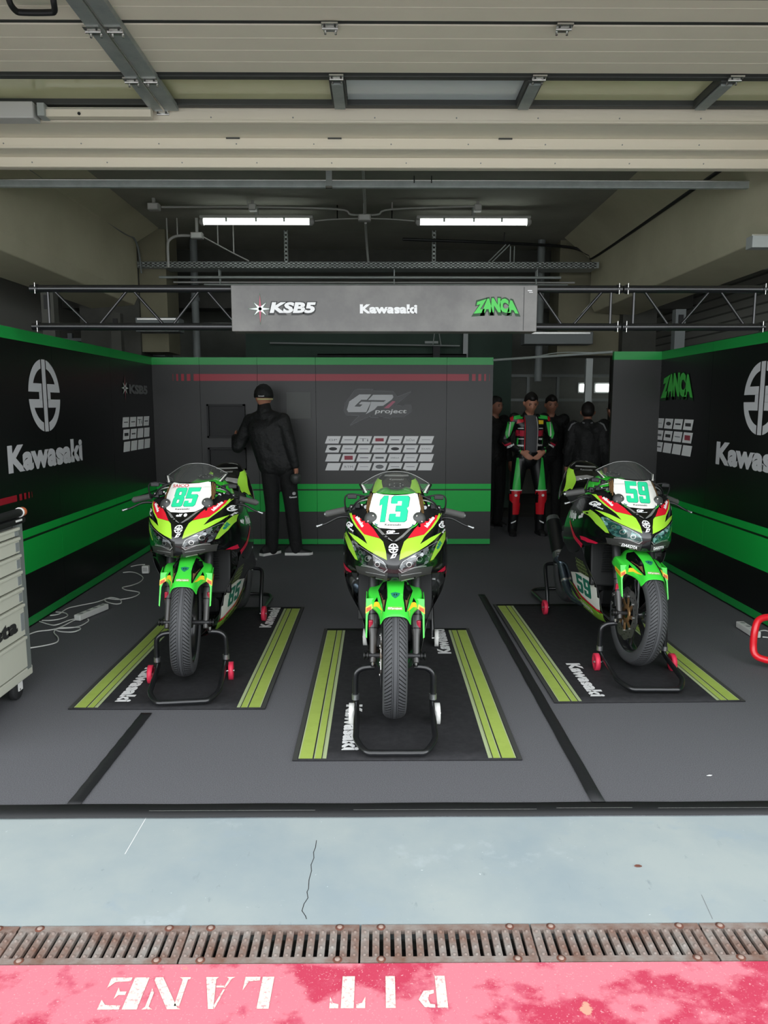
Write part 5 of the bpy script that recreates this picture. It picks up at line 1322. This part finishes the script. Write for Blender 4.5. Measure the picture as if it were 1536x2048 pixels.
    for sx in (-1, 1):
        sr2 = lambda a, b: (Vector((sx*1.2, a-.35, b)), Vector((-sx, .3, 0)).normalized())
        wrap(mb, shp([(1.13, .87), (1.16, .95), (1.27, 1.09), (1.33, 1.11), (1.25, .99), (1.18, .88)]), tt, 'lime_dull', sr2, .004, .012)
        wrap(mb, shp([(1.17, .90), (1.20, .95), (1.29, 1.07), (1.31, 1.08), (1.24, .97), (1.19, .90)]), tt, 'fairing_black', sr2, .0055, .012)
        wrap(mb, shp([(1.30, 1.05), (1.34, 1.10), (1.36, 1.06), (1.33, 1.0)]), tt, 'plate_white', sr2, .0045, .012)
    fr2 = lambda a, b: (Vector((a, .3, b)), Vector((0, 1, 0)))
    wrap(mb, shp([(-.10, 1.045), (0, 1.06), (.10, 1.045), (.12, 1.005), (0, 1.035), (-.12, 1.005)]), tt, 'silver_line', fr2, .002, .03)
    wrap(mb, shp([(-.075, 1.125), (.075, 1.125), (.08, 1.115), (-.08, 1.115)]), tt, 'silver_line', fr2, .002, .03)
    wrap(mb, fit(text('Kawasaki', .02), -.045, .045, 1.092, 1.103), tt, 'silver_line', fr2, .002, .03)
    mb.build('tail_graphics', tl_)
    # ---- handlebars
    for sx in (-1, 1):
        g0 = B(395, 487, .40); g1 = B(548, 522, .44); g0.x *= sx; g1.x *= sx; d = (g1-g0).normalized()
        mb = MB(); mb.tube([g0-d*.20, g1+d*.004], .0105, 'black_metal', 12); mb.tube([g0, g0+d*.004, g0+d*.01, g1-d*.01, g1], [.020, .0205, .0185, .0185, .0195], 'grip', 16); mb.tube([g1, g1+d*.012], [.014, .012], 'alu', 12)
        o = mb.build('handlebar', root); steered.append(o)
        mb = MB(); mb.box(g0-d*.04+Vector((0, 0, .002)), (.035, .035, .035), 'black_metal', bev=.006); mb.box(g0-d*.07+Vector((0, -.012, .012)), (.028, .035, .028), 'black_plastic', bev=.004)
        mb.tube([g0-d*.10+Vector((0, -.02, .03)), g0-d*.10+Vector((0, -.02, .055))], .016, 'black_plastic', 14)
        mb.tube([g0-d*.12+Vector((0, -.05, .0)), g0-d*.12+Vector((0, -.062, .0))], .010, 'alu', 12)
        mb.tube(smooth_path([g0-d*.05+Vector((0, -.03, .02)), g0-d*.09+Vector((0, -.045, .035)), g0-d*.15+Vector((0, -.03, .03)), g0-d*.2+Vector((0, .0, .0))], 4), .0035, 'silver_line', 6)
        mb.tube(smooth_path([g0-d*.03+Vector((0, -.03, .0)), g0-d*.08+Vector((0, -.06, .045)), g0-d*.17+Vector((0, -.02, .05)), g0-d*.21+Vector((0, .03, -.03))], 4), .0045, 'black_plastic', 6)
        for k in range(3): mb.tube([g0-d*(.035+.03*k)+Vector((0, -.022, .012)), g0-d*(.035+.03*k)+Vector((0, -.027, .012))], .0045, 'steel_bright', 8)
        hp = [Vector((sx*p.x, p.y, p.z)) for p in (B(395, 500, .38), B(408, 430, .36), B(400, 375, .35), B(350, 360, .34), B(270, 372, .34), B(215, 390, .36))]
        mb.tube(smooth_path(hp, 5), .0045, 'black_plastic', 8); mb.box(hp[3]+Vector((0, 0, -.012)), (.05, .03, .024), 'black_plastic', bev=.005)
        s = mb.build('switch_housing', root); steered.append(s)
        l0 = B(365, 545, .345); l1 = B(455, 548, .33); l2 = B(560, 600, .31); l3 = B(628, 622, .31)
        pts = [Vector((sx*p.x, p.y, p.z)) for p in (l0, l1, l2, l3)]
        mb = MB(); mb.tube(smooth_path(pts, 5), [.0075]*6+[.006]*6+[.005]*4, 'black_metal', 8); mb.tube([pts[2].lerp(pts[3], .35), pts[3]], [.0065, .006], 'alu', 8)
        mb.tube([pts[0]-Vector((0, 0, 0)), pts[0]+Vector((-sx*.03, .03, .01))], .012, 'black_metal', 8)
        mb.lathe([(-.008, 0), (-.006, .006), (0, .008), (.006, .006), (.008, 0)], 'alu', 12, 'X', pts[-1])
        s = mb.build('brake_lever' if sx < 0 else 'clutch_lever', root); steered.append(s)
    # dash
    s = MB().box((0, .34, 1.03), (.16, .04, .07), 'black_plastic', bev=.012).build('instrument_panel', root)
    # ---- rear: swingarm, wheel, chain, exhaust
    RA = Vector((0, 1.38, .36))
    w = tyre(root, RA, 1.02, 1.28); w.name = 'rear_tyre'; r = rim(root, RA, 1.0); r.name = 'rear_rim'
    for sx in (-1, 1):
        mb = MB(); mb.tube([(sx*.10, .93, .44), (sx*.12, 1.1, .42), (sx*.125, 1.40, .36)], [.03, .028, .022], 'black_metal', 10); mb.box((sx*.125, 1.40, .36), (.02, .09, .05), 'alu', bev=.006); mb.build('swingarm', root)
        mb = MB(); mb.tube([(sx*.13, .92, .47), (sx*.17, .98, .50)], .01, 'alu', 8); mb.tube([(sx*.155, .97, .50), (sx*.245, .97, .50)], .011, 'alu', 10); mb.box((sx*.15, .99, .46), (.008, .09, .10), 'engine_dark', bev=.003); mb.build('footpeg', root)
    mb = MB(); mb.lathe([(.065, .05), (.065, .115), (.070, .115), (.070, .05)], 'disc_bronze', 40, 'X', RA); mb.tube([(.0675, .93, .50), (.0675, 1.38, .47)], .007, 'engine_dark', 6); mb.tube([(.0675, .93, .42), (.0675, 1.38, .25)], .007, 'engine_dark', 6); mb.build('chain', root)
    ex = [(-.10, .50, .26), (-.13, .66, .22), (-.155, .80, .23), (-.175, .92, .30), (-.19, 1.02, .42)]
    mb = MB(); mb.tube(smooth_path(ex, 6), [.022]*10+[.027]*15, 'titanium', 16); mb.tube([Vector((-.176, .925, .306)), Vector((-.178, .935, .318))], .031, 'steel_bright', 16); mb.build('exhaust_pipe', root)
    mb = MB(); a, b = Vector((-.19, 1.02, .42)), Vector((-.215, 1.28, .72)); L_ = lambda t: a.lerp(b, t)
    mb.tube([L_(-.03), L_(.02), L_(.10)], [.027, .030, .048], 'titanium', 20); mb.tube([L_(.10), L_(.22)], .052, 'alu', 20); mb.tube([L_(.22), L_(.9)], .054, 'black_metal', 20); mb.tube([L_(.9), L_(1.0)], [.054, .044], 'alu', 20)
    mb.build('silencer', root)
    mb = MB(); mb.box(L_(.42)+Vector((.03, -.035, .06)), (.012, .09, .03), 'alu', rot=Matrix.Rotation(.6, 3, 'X'), bev=.003); mb.build('exhaust_bracket', root)
    for o in steered:
        o.matrix_local = SM @ Matrix.Translation(o.location) if o.parent == root else o.matrix_local
    return root

bikes = [
 dict(loc=(.078, 3.61, 0), yaw=math.radians(-1.8), steer=math.radians(1.5), lean=0, num='13', label='green and black racing motorcycle number 13 on stands, in the middle'),
 dict(loc=(-1.105, 4.20, 0), yaw=math.radians(-1.2), steer=math.radians(9), lean=math.radians(-1.4), num='85', label='green and black racing motorcycle number 85 on stands, at the left'),
 dict(loc=(1.53, 4.36, 0), yaw=math.radians(1.6), steer=math.radians(3.0), lean=math.radians(3.4), num='59', label='green and black racing motorcycle number 59 on stands, at the right', lens='lens_teal', chin='DAKOTA')]
for b in bikes: motorcycle(b)

# ================================================================ PADDOCK STANDS
def front_stand(loc, yaw, label, wm):
    t = empty('front_paddock_stand', loc, yaw); tag(t, label, 'paddock stand', None)
    half = [(0, -.43, .028), (.09, -.43, .028), (.135, -.42, .03), (.18, -.33, .045), (.185, -.24, .058), (.19, -.02, .09), (.195, .0, .12), (.195, .0, .20), (.19, -.0, .245), (.165, .0, .268), (.135, .0, .275), (.10, .0, .277)]
    pts = [Vector((-x, y, z)) for x, y, z in half[:0:-1]]+[Vector(p) for p in half]
    MB().tube(smooth_path(pts, 5), .0145, 'black_tube', 14).build('frame', t)
    for sx in (-1, 1):
        mb = MB(); mb.tube([(sx*.108, 0, .265), (sx*.108, 0, .305)], .008, 'steel_bright', 10); mb.tube([(sx*.108, 0, .28), (sx*.108, 0, .288)], .016, 'black_metal', 12); mb.build('support_pin', t)
        mb = MB(); mb.tube([(sx*.195, 0, .108), (sx*.195, 0, .135)], .019, 'alu', 14); mb.build('collar', t)
        mb = MB(); mb.lathe([(-.010, 0), (-.010, .030), (-.013, .034), (-.013, .052), (.013, .052), (.013, .034), (.010, .030), (.010, 0)], wm, 28, 'X'); w = mb.build('wheel', t, (sx*(.226 if wm != 'white_plastic' else .213), -.05, .053))
        MB().tube([(sx*-.03, 0, 0), (sx*.018, 0, 0)], .008, 'steel_bright', 10).build('axle', w)
        MB().tube([(sx*.19, -.02, .085), (sx*.205, -.05, .053)], .010, 'black_tube', 8).build('bracket', t)
    return t
def rear_stand(loc, yaw, label, wm):
    t = empty('rear_paddock_stand', loc, yaw); tag(t, label, 'paddock stand', None)
    # under the rear axle at local y = 1.38
    for sx in (-1, 1):
        mb = MB(); mb.tube(smooth_path([(sx*.21, 1.20, .055), (sx*.205, 1.24, .16), (sx*.20, 1.33, .30), (sx*.185, 1.37, .345), (sx*.13, 1.38, .352)], 5), .0145, 'black_tube', 12); mb.build('upright', t)
        mb = MB(); mb.lathe([(-.010, 0), (-.010, .030), (-.013, .034), (-.013, .055), (.013, .055), (.013, .034), (.010, .030), (.010, 0)], wm, 28, 'X'); w = mb.build('wheel', t, (sx*.235, 1.18, .056))
        MB().tube([(sx*-.03, 0, 0), (sx*.018, 0, 0)], .008, 'steel_bright', 10).build('axle', w)
    mb = MB(); mb.tube(smooth_path([(-.21, 1.20, .06), (-.21, 1.5, .05), (-.19, 1.78, .03), (-.1, 1.86, .03), (.1, 1.86, .03), (.19, 1.78, .03), (.21, 1.5, .05), (.21, 1.20, .06)], 5), .0145, 'black_tube', 12); mb.build('frame', t)
for b, wm, nm in zip(bikes, ('white_plastic', 'wheel_red', 'wheel_red'), ('middle', 'left', 'right')):
    front_stand((b['loc'][0]+(.02 if nm == 'left' else 0), b['loc'][1], 0), {'middle': 0, 'left': math.radians(7), 'right': math.radians(-1)}[nm], 'black tubular front stand holding up the front fork of the %s motorcycle' % nm, wm)
    rear_stand(b['loc'], b['yaw']+(math.radians(-1.5) if nm == 'middle' else 0), 'black tubular rear stand under the back wheel of the %s motorcycle' % nm, wm)

# ================================================================ PEOPLE
mat('skin', 'B07A62', .55); mat('skin_dark', '9A6A55', .6); mat('hair_dark', '120E0C', .6)
mat('cloth_black', '131414', .7, bump=(9, .9, .04)); mat('cloth_trouser', '0E0F0F', .85, bump=(8, .8, .04)); mat('leather_black', '0F1011', .38, bump=(10, .25, .01))
mat('shirt_grey', '4E4F52', .85); mat('suit_green', '35C04E', .4); mat('suit_red', 'C81A26', .4); mat('suit_pink', 'C02340', .45); mat('sole_white', 'D8D8D4', .6); mat('shoe_black', '151516', .6)
mat('pale_band', 'C9C58E', .6)
def caps(segs, voxel=.012, name='body', m='skin', parent=None, smooth=3, extra=None):
    """union of tapered round limbs -> one continuous surface; seg = (p0, r0, p1, r1)"""
    mb = MB()
    for (p0, r0, p1, r1) in segs:
        p0 = Vector(p0); p1 = Vector(p1); d = p1-p0; L = d.length
        q = d.to_track_quat('X', 'Z').to_matrix() if L > 1e-6 else Matrix.Identity(3)
        n = 7; prof = [(-r0*math.cos(a*math.pi/2/n), r0*math.sin(a*math.pi/2/n)) for a in range(n+1)]+[(L+r1*math.sin(a*math.pi/2/n), r1*math.cos(a*math.pi/2/n)) for a in range(n+1)]
        prof[0] = (-r0, 1e-4); prof[-1] = (L+r1, 1e-4)
        t = MB(); t.lathe(prof, m, 16, 'X'); k = len(prof); nv = len(t.v)
        t.add([t.v[i*k] for i in range(16)], [list(range(16))], m); t.add([t.v[i*k+k-1] for i in range(16)], [list(range(16))], m)
        mb.add([q @ Vector(v)+p0 for v in t.v], t.f, m)
    if extra: 
        for (vs, fs) in extra: mb.add(vs, fs, m)
    o = mb.build(name, parent)
    bm = bmesh.new(); bm.from_mesh(o.data); bmesh.ops.remove_doubles(bm, verts=bm.verts, dist=1e-5); bmesh.ops.recalc_face_normals(bm, faces=bm.faces); bm.to_mesh(o.data); bm.free()
    r = o.modifiers.new('r', 'REMESH'); r.mode = 'VOXEL'; r.voxel_size = voxel; r.use_smooth_shade = True
    s = o.modifiers.new('s', 'SMOOTH'); s.iterations = smooth; s.factor = .5
    bake(o); o.data.materials.clear(); o.data.materials.append(M(m))
    for p in o.data.polygons: p.use_smooth = True; p.material_index = 0
    return o
def head_geo(c, s=1.0, rot=None):
    """head with brow, nose, lips and chin, looking to -y"""
    V = []; Fs = []; nu, nv = 28, 22
    for j in range(nv+1):
        ph = math.pi*j/nv; z = math.cos(ph)
        for i in range(nu):
            th = 2*math.pi*i/nu; x = math.sin(ph)*math.sin(th); y = -math.sin(ph)*math.cos(th)
            wx = .076; wy = .098; wz = .118
            if z < -.1: k = 1-.34*((-z-.1)/.9); wx *= k+.0; wy *= 1-.18*((-z-.1)/.9)
            p = Vector((x*wx, y*wy, z*wz)); fr = max(0, -y)*math.exp(-(x/.22)**2)
            p.y -= .020*fr*math.exp(-((z+.12)/.13)**2)          # nose
            p.y -= .008*fr*math.exp(-((z+.50)/.10)**2)          # lips
            p.y -= .014*fr*math.exp(-((z+.86)/.12)**2)          # chin
            e = max(0, -y)*math.exp(-((abs(x)-.38)/.18)**2)*math.exp(-((z-.05)/.12)**2); p.y += .010*e
            V.append(p)
    for j in range(nv):
        for i in range(nu): Fs.append((j*nu+i, j*nu+(i+1) % nu, (j+1)*nu+(i+1) % nu, (j+1)*nu+i))
    R = rot or Matrix.Identity(3); c = Vector(c)
    return ([R @ (v*s)+c for v in V], Fs)
def hand(w, d, side, up, curl=.35, s=1.0):
    """segments of a hand from wrist w, pointing along d; side = towards the thumb"""
    w = Vector(w); d = Vector(d).normalized(); side = Vector(side); side = (side-d*side.dot(d)).normalized(); nrm = d.cross(side).normalized()*up
    out = [(w, .024*s, w+d*.045*s, .026*s)]
    for k in range(4):
        b = w+d*.078*s+side*(.027-.018*k)*s; L = (.036, .042, .039, .030)[k]*s
        out.append((w+d*.02*s+side*(.012-.008*k)*s, .013*s, b, .0105*s))
        a = b+(d*math.cos(curl*.5)+nrm*math.sin(curl*.5))*L; e = a+(d*math.cos(curl*1.6)+nrm*math.sin(curl*1.6))*L*.9
        out += [(b, .0095*s, a, .0085*s), (a, .0085*s, e, .007*s)]
    t0 = w+d*.02*s+side*.02*s; t1 = t0+(side*.8+d*.6).normalized()*.035*s; t2 = t1+(side*.25+d*.9+nrm*.2).normalized()*.032*s
    return out+[(t0, .014*s, t1, .0115*s), (t1, .011*s, t2, .009*s)]
def shoe(par, at, ang, L=.28, sole='sole_white', name='shoe'):
    mb = MB(); c, n = math.cos(ang), math.sin(ang)
    out = [(-.09, -.032), (-.09, .032), (-.02, .036), (.08, .046), (.15, .040), (.185, .0), (.15, -.040), (.08, -.046), (-.02, -.036)]
    k = L/.28
    f = lambda a, b, h: Vector((at[0]+(a*c-b*n)*k, at[1]+(a*n+b*c)*k, h))
    mb.prism(out, f, sole, .0, .028)
    rows = []
    for (x, w, h) in ((-.088, .028, .075), (-.05, .034, .11), (0, .036, .11), (.05, .040, .085), (.10, .044, .062), (.15, .038, .048), (.178, .012, .034)):
        rows.append([f(x, w*math.cos(t), .026+(h-.026)*math.sin(t)) for t in [math.pi*q/8 for q in range(9)]])
    mb.grid(rows, 'shoe_black'); mb.add([rows[0][i] for i in range(9)], [list(range(9))], 'shoe_black')
    return mb.build(name, par)
def person(loc, yaw, label, J, H=1.75, jacket='cloth_black', trousers='cloth_trouser', jr=.0, head_rot=None, hair='short', skin='skin', voxel=.013, hands=(None, None), shoes=True, collar=False, group='people at the back of the bay'):
    k = H/1.75; t = empty('person', loc, yaw); tag(t, label, 'person', group)
    g = {n: Vector(v)*k for n, v in J.items()}
    hc = g['head']; segs = [(g['neck'], .050, hc+Vector((0, .01, -.05)), .052), (g['chest'], .10, g['neck'], .06), (g['pelvis'], .11, g['chest'], .12)]
    for s in 'LR':
        segs += [(g['chest']+(g['sh'+s]-g['chest'])*.5, .08, g['sh'+s], .055), (g['sh'+s], .048, g['el'+s], .038), (g['el'+s], .037, g['wr'+s], .025),
                 (g['hip'+s], .082, g['kn'+s], .055), (g['kn'+s], .053, g['an'+s], .038), (g['an'+s], .034, g['an'+s]+Vector((0, 0, -.03)), .022)]
    for i, h in enumerate(hands):
        if h: segs += hand(g['wr'+'LR'[i]], *h)
    R = head_rot or Matrix.Identity(3)
    hg = head_geo(hc, k, R)
    ears = [(hc+R @ Vector((sx*.076, .012, -.01)), .018, hc+R @ Vector((sx*.082, .018, .012)), .016) for sx in (-1, 1)]
    b = caps(segs+ears, voxel, 'body', skin, t, 2, [hg])
    e = MB()
    for sx in (-1, 1): e.lathe([(-.006, .0001), (0, .011), (.006, .0001)], 'hair_dark', 10, 'Y', (0, 0, 0)) if False else e.box(hc+R @ Vector((sx*.030, -.082, .012)), (.024, .008, .010), 'hair_dark', rot=R, bev=.003)
    for sx in (-1, 1): e.box(hc+R @ Vector((sx*.030, -.088, .030)), (.034, .008, .007), 'hair_dark', rot=R, bev=.002)
    e.build('eyes_and_brows', b)
    # jacket
    js = [(g['pelvis']+Vector((0, 0, .02)), .125+jr, g['chest'], .140+jr), (g['pelvis']+Vector((-.06, 0, -.0)), .10+jr, g['chest']+Vector((-.07, 0, .02)), .10+jr), (g['pelvis']+Vector((.06, 0, 0)), .10+jr, g['chest']+Vector((.07, 0, .02)), .10+jr), (g['chest'], .12+jr, g['neck']+Vector((0, .015, -.035)), .080)]
    if collar: js += [(g['neck'], .078, hc+Vector((0, .01, -.10)), .070), (g['neck']+Vector((0, 0, -.05)), .085, g['shL'], .070), (g['neck']+Vector((0, 0, -.05)), .085, g['shR'], .070), (g['pelvis']+Vector((-.07, 0, -.02)), .135, g['chest']+Vector((-.07, 0, 0)), .15), (g['pelvis']+Vector((.06, 0, -.02)), .135, g['chest']+Vector((.07, 0, 0)), .15)]
    for s in 'LR':
        js += [(g['chest']+(g['sh'+s]-g['chest'])*.3, .11+jr*.5, g['sh'+s], .072+jr*.4), (g['sh'+s], .070+jr*.4, g['el'+s], .058+jr*.4), (g['el'+s], .057+jr*.4, g['wr'+s]-(g['wr'+s]-g['el'+s]).normalized()*.03, .040+jr*.3)]
    jk = caps(js, voxel, 'jacket', jacket, t, 3)
    ts = [(g['pelvis']+Vector((0, 0, -.02)), .128, g['pelvis']+Vector((0, 0, .03)), .12)]
    for s in 'LR': ts += [(g['hip'+s], .098, g['kn'+s], .068+jr*.4), (g['kn'+s], .068+jr*.4, g['an'+s]+Vector((0, .01, -.03)), .058+jr*.5)]
    tr = caps(ts, voxel, 'trousers', trousers, t, 3)
    if hair == 'short':
        hs = caps([(hc+R @ Vector((0, .015, .055)), .082, hc+R @ Vector((0, .03, .02)), .082), (hc+R @ Vector((0, -.045, .085)), .045, hc+R @ Vector((0, .02, .09)), .055)], .012, 'hair', 'hair_dark', t, 1)
    return t, g, b, jk, tr
BASE = dict(head=(0, -.025, 1.605), neck=(0, .01, 1.485), chest=(0, 0, 1.28), pelvis=(0, 0, .96), shL=(-.18, .01, 1.42), shR=(.18, .01, 1.42), elL=(-.24, .03, 1.12), elR=(.24, .03, 1.12), wrL=(-.26, -.04, .88), wrR=(.26, -.04, .88),
            hipL=(-.09, 0, .92), hipR=(.09, 0, .92), knL=(-.10, -.02, .50), knR=(.10, -.02, .50), anL=(-.11, .02, .09), anR=(.11, .02, .09))
RX = lambda a: Matrix.Rotation(a, 3, 'X')
RZ = lambda a: Matrix.Rotation(a, 3, 'Z')
# --- rider in leathers
J = dict(BASE); J.update(elL=(-.315, .03, 1.14), elR=(.315, .03, 1.14), wrL=(-.135, -.20, 1.03), wrR=(.135, -.20, 1.03), head=(0, -.055, 1.595), hipL=(-.10, 0, .92), hipR=(.10, 0, .92), knL=(-.16, -.03, .50), knR=(.16, -.03, .50), anL=(-.17, .02, .09), anR=(.17, .02, .09))
t, g, b, jk, tr = person((1.82, 9.10, 0), .05, 'person in black, green and red racing leathers looking down, hands together, in the doorway', J, 1.75, 'leather_black', 'leather_black', .0, RX(.35), voxel=.010,
    hands=(((.085, -.03, -.06), (.3, 0, 1), -1, .2), ((-.085, -.03, -.06), (-.3, 0, 1), 1, .2)))
def fr_local(a, b_): return (Vector((a, -1.2, b_)), Vector((0, 1, 0)))
bj = bvh_of([jk]); bt = bvh_of([tr])
mb = MB()
def W2(pts, m, tree=None, off=.003): wrap(mb, shp(pts), tree or bj, m, fr_local, off, .03)
W2([(-.065, 1.46), (.065, 1.46), (.075, 1.02), (-.06, 1.02)], 'shirt_grey')
for s in (-1, 1):
    f = lambda l: [(s*x, z) for x, z in l]
    W2(f([(.085, 1.47), (.20, 1.45), (.21, 1.41), (.10, 1.42)]), 'suit_green')
    W2(f([(.07, 1.49), (.078, 1.49), (.078, 1.03), (.07, 1.03)]), 'sole_white' if s > 0 else 'suit_red', off=.004)
    W2(f([(.19, 1.38), (.265, 1.38), (.30, 1.24), (.28, 1.18), (.235, 1.22)]), 'suit_green')
    W2(f([(.235, 1.38), (.245, 1.38), (.265, 1.22), (.25, 1.2)]), 'sole_white', off=.005)
    W2(f([(.085, 1.28), (.165, 1.285), (.165, 1.215), (.085, 1.21)]), 'suit_pink')
    W2(f([(.09, 1.31), (.15, 1.31), (.15, 1.30), (.09, 1.30)]), 'sole_white', off=.004)
    W2(f([(.21, 1.45), (.245, 1.43), (.235, 1.385), (.205, 1.40)]), 'suit_red', off=.004)
    W2(f([(.17, 1.15), (.30, 1.09), (.33, 1.13), (.33, 1.14), (.31, 1.11), (.17, 1.17)]), 'suit_pink')
    W2(f([(.18, 1.125), (.28, 1.065), (.285, 1.09), (.185, 1.14)]), 'sponsor_white')
    W2(f([(.14, 1.19), (.155, 1.19), (.155, 1.02), (.145, 1.02)]), 'suit_green', off=.004)
W2([(-.16, 1.41), (-.09, 1.41), (-.09, 1.38), (-.17, 1.36)], 'suit_red', off=.004)
W2([(.09, 1.40), (.15, 1.40), (.15, 1.355), (.09, 1.355)], 'yellow', off=.004)
for s_, w_, m_ in ((fit(text('Kawasaki', .04), .083, .155, 1.095, 1.125), 0, 'sole_white'),): wrap(mb, s_, bj, m_, fr_local, .004, .03)
W2([(-.155, 1.185), (-.085, 1.185), (-.085, 1.175), (-.155, 1.175)], 'sponsor_white', off=.004); W2([(-.15, 1.11), (-.085, 1.11), (-.085, 1.09), (-.15, 1.09)], 'sponsor_white', off=.004)
W2([(.09, 1.19), (.15, 1.185), (.15, 1.165), (.09, 1.17)], 'sponsor_white', off=.004)
mb.build('suit_panels', jk)
mb = MB()
for s in (-1, 1):
    f = lambda l: [(s*x, z) for x, z in l]
    W2(f([(.135, .955), (.16, .95), (.205, .56), (.105, .56), (.12, .75)]), 'suit_green', bt)
    W2(f([(.075, .56), (.225, .56), (.225, .44), (.195, .40), (.19, .26), (.11, .26), (.10, .40), (.085, .46)]), 'suit_red', bt, .006)
    W2([(s*.165+.016*math.cos(a*.785), .50+.016*math.sin(a*.785)) for a in range(8)], 'sole_white', bt, .008)
    W2(f([(.08, .565), (.22, .565), (.22, .553), (.08, .553)]), 'sponsor_white', bt, .008)
    W2(f([(.145, .19), (.20, .16), (.20, .145), (.15, .17)]), 'sponsor_white', bt, .006)
mb.build('suit_panels', tr)
for s in (-1, 1): shoe(t, (s*.17, .03), -math.pi/2+s*.12, .27, 'shoe_black', 'boot')
# --- man behind the rider
J = dict(BASE)
t, g, b, jk, tr = person((2.27, 9.95, 0), .0, 'person with short dark hair in black clothes standing behind the rider in leathers', J, 1.72, 'cloth_black', 'cloth_trouser', .01, RX(.12), skin='skin_dark',
    hands=(((0, -.02, -1), (0, -1, 0), 1), ((0, -.02, -1), (0, -1, 0), -1)))
for s in (-1, 1): shoe(t, (s*.11, .03), -math.pi/2, .27, 'shoe_black')
# --- dark figures
t, g, b, jk, tr = person((1.50, 9.75, 0), .6, 'person in black, half hidden behind the panel edge left of the rider', dict(BASE), 1.70, 'cloth_black', 'cloth_trouser', .02, skin='skin_dark', hands=(((0, -.02, -1), (0, -1, 0), 1), ((0, -.02, -1), (0, -1, 0), -1)))
for s in (-1, 1): shoe(t, (s*.11, .03), -math.pi/2, .27, 'shoe_black')
for i, (x, y, yw, H_, lab) in enumerate(((2.62, 9.45, 2.9, 1.62, 'person in black jacket with pale shoulder piping, back turned, in the doorway'), (3.05, 9.75, 3.5, 1.64, 'person in black and red jacket, back turned, beside the right doorway panel'))):
    t, g, b, jk, tr = person((x, y, 0), yw, lab, dict(BASE), H_, 'cloth_black', 'cloth_trouser', .02, skin='skin_dark', hands=(((0, -.02, -1), (0, -1, 0), 1), ((0, -.02, -1), (0, -1, 0), -1)))
    for s in (-1, 1): shoe(t, (s*.11, .03), -math.pi/2, .27, 'shoe_black')
    bj = bvh_of([jk]); mb = MB(); bk = lambda a, b_: (Vector((a, 1.2, b_)), Vector((0, -1, 0)))
    if i == 0:
        for s in (-1, 1): wrap(mb, ribbon([(s*.04, 1.36), (s*.12, 1.38), (s*.19, 1.34), (s*.225, 1.27)], .016), bj, 'sponsor_ink', bk, .004, .03)
        wrap(mb, fit(text('TEAM', .02), -.0, .12, .98, 1.02), bj, 'sponsor_ink', bk, .004, .03) if False else None
    else:
        wrap(mb, shp([(-.22, 1.30), (-.17, 1.32), (-.17, 1.05), (-.22, 1.05)]), bj, 'suit_red', bk, .004, .03)
    mb.build('jacket_piping', jk)
# --- man in the black beanie, back to the camera
J = dict(head=(-.14, .03, 1.64), neck=(-.13, .01, 1.49), chest=(-.09, .0, 1.28), pelvis=(-.01, 0, .97), shL=(-.29, .10, 1.39), shR=(.06, -.06, 1.40), elL=(-.44, .14, 1.12), elR=(.14, -.10, 1.14), wrL=(-.50, .34, 1.22), wrR=(.19, -.09, .92),
         hipL=(-.09, 0, .92), hipR=(.09, 0, .92), knL=(-.07, -.0, .50), knR=(.13, .0, .50), anL=(-.09, .02, .09), anR=(.17, .0, .09))
t, g, b, jk, tr = person((-1.05, 7.86, 0), 0, 'person in a black beanie and black clothes, seen from behind, left of centre', J, 1.78, 'cloth_black', 'cloth_trouser', .02, RZ(2.45), hair=None, voxel=.012, collar=True,
    hands=(((-.0, .05, .01), (0, 0, 1), 1), ((.0, -.01, -1), (0, -1, 0), 1, .8)))
hc = g['head']; R = RZ(2.45)
mb = MB(); mb.lathe([(-.015, .093), (-.01, .101), (.02, .102), (.06, .094), (.10, .070), (.125, .035), (.132, .0)], 'cloth_black', 24, 'Z'); o = mb.build('beanie', t, hc+Vector((0, 0, .0)))
mb = MB(); q = fit(text('Kawasaki', .03), -.04, .02, 0, .012); mb.add([Vector((math.sin(a/.103)*.104, -math.cos(a/.103)*.104, b_-.002)) for a, b_ in q[0]], q[1], 'white_print'); mb.build('lettering', o)
mb = MB(); mb.tube([hc+Vector((.103*math.sin(a), -.103*math.cos(a), -.028)) for a in [x*.1-.5 for x in range(18)]], .008, 'pale_band', 8); mb.build('headset_band', t)
shoe(t, (-.13, .0), .9, .29); shoe(t, (.15, -.0), .05, .30)
mb = MB(); mb.lathe([(-.055, .0), (-.05, .03), (-.02, .052), (.02, .058), (.045, .05), (.055, .0)], 'graphite', 12, 'Z'); h = mb.build('held_mask', t, g['wrR']+Vector((.0, -.05, -.11))); 
bj = bvh_of([tr]); mb = MB()
wrap(mb, fit(text('Kawasaki', .03), .12, .19, .62, .638), bj, 'white_print', fr_local, .004, .03); wrap(mb, xf(emblem(), .016, .016, .165, .665), bj, 'white_print', fr_local, .004, .03)
wrap(mb, shp([(-.13, .905), (-.09, .915), (-.075, .93), (-.10, .92), (-.13, .915)]), bj, 'white_print', fr_local, .006, .03); mb.build('trouser_marks', tr)
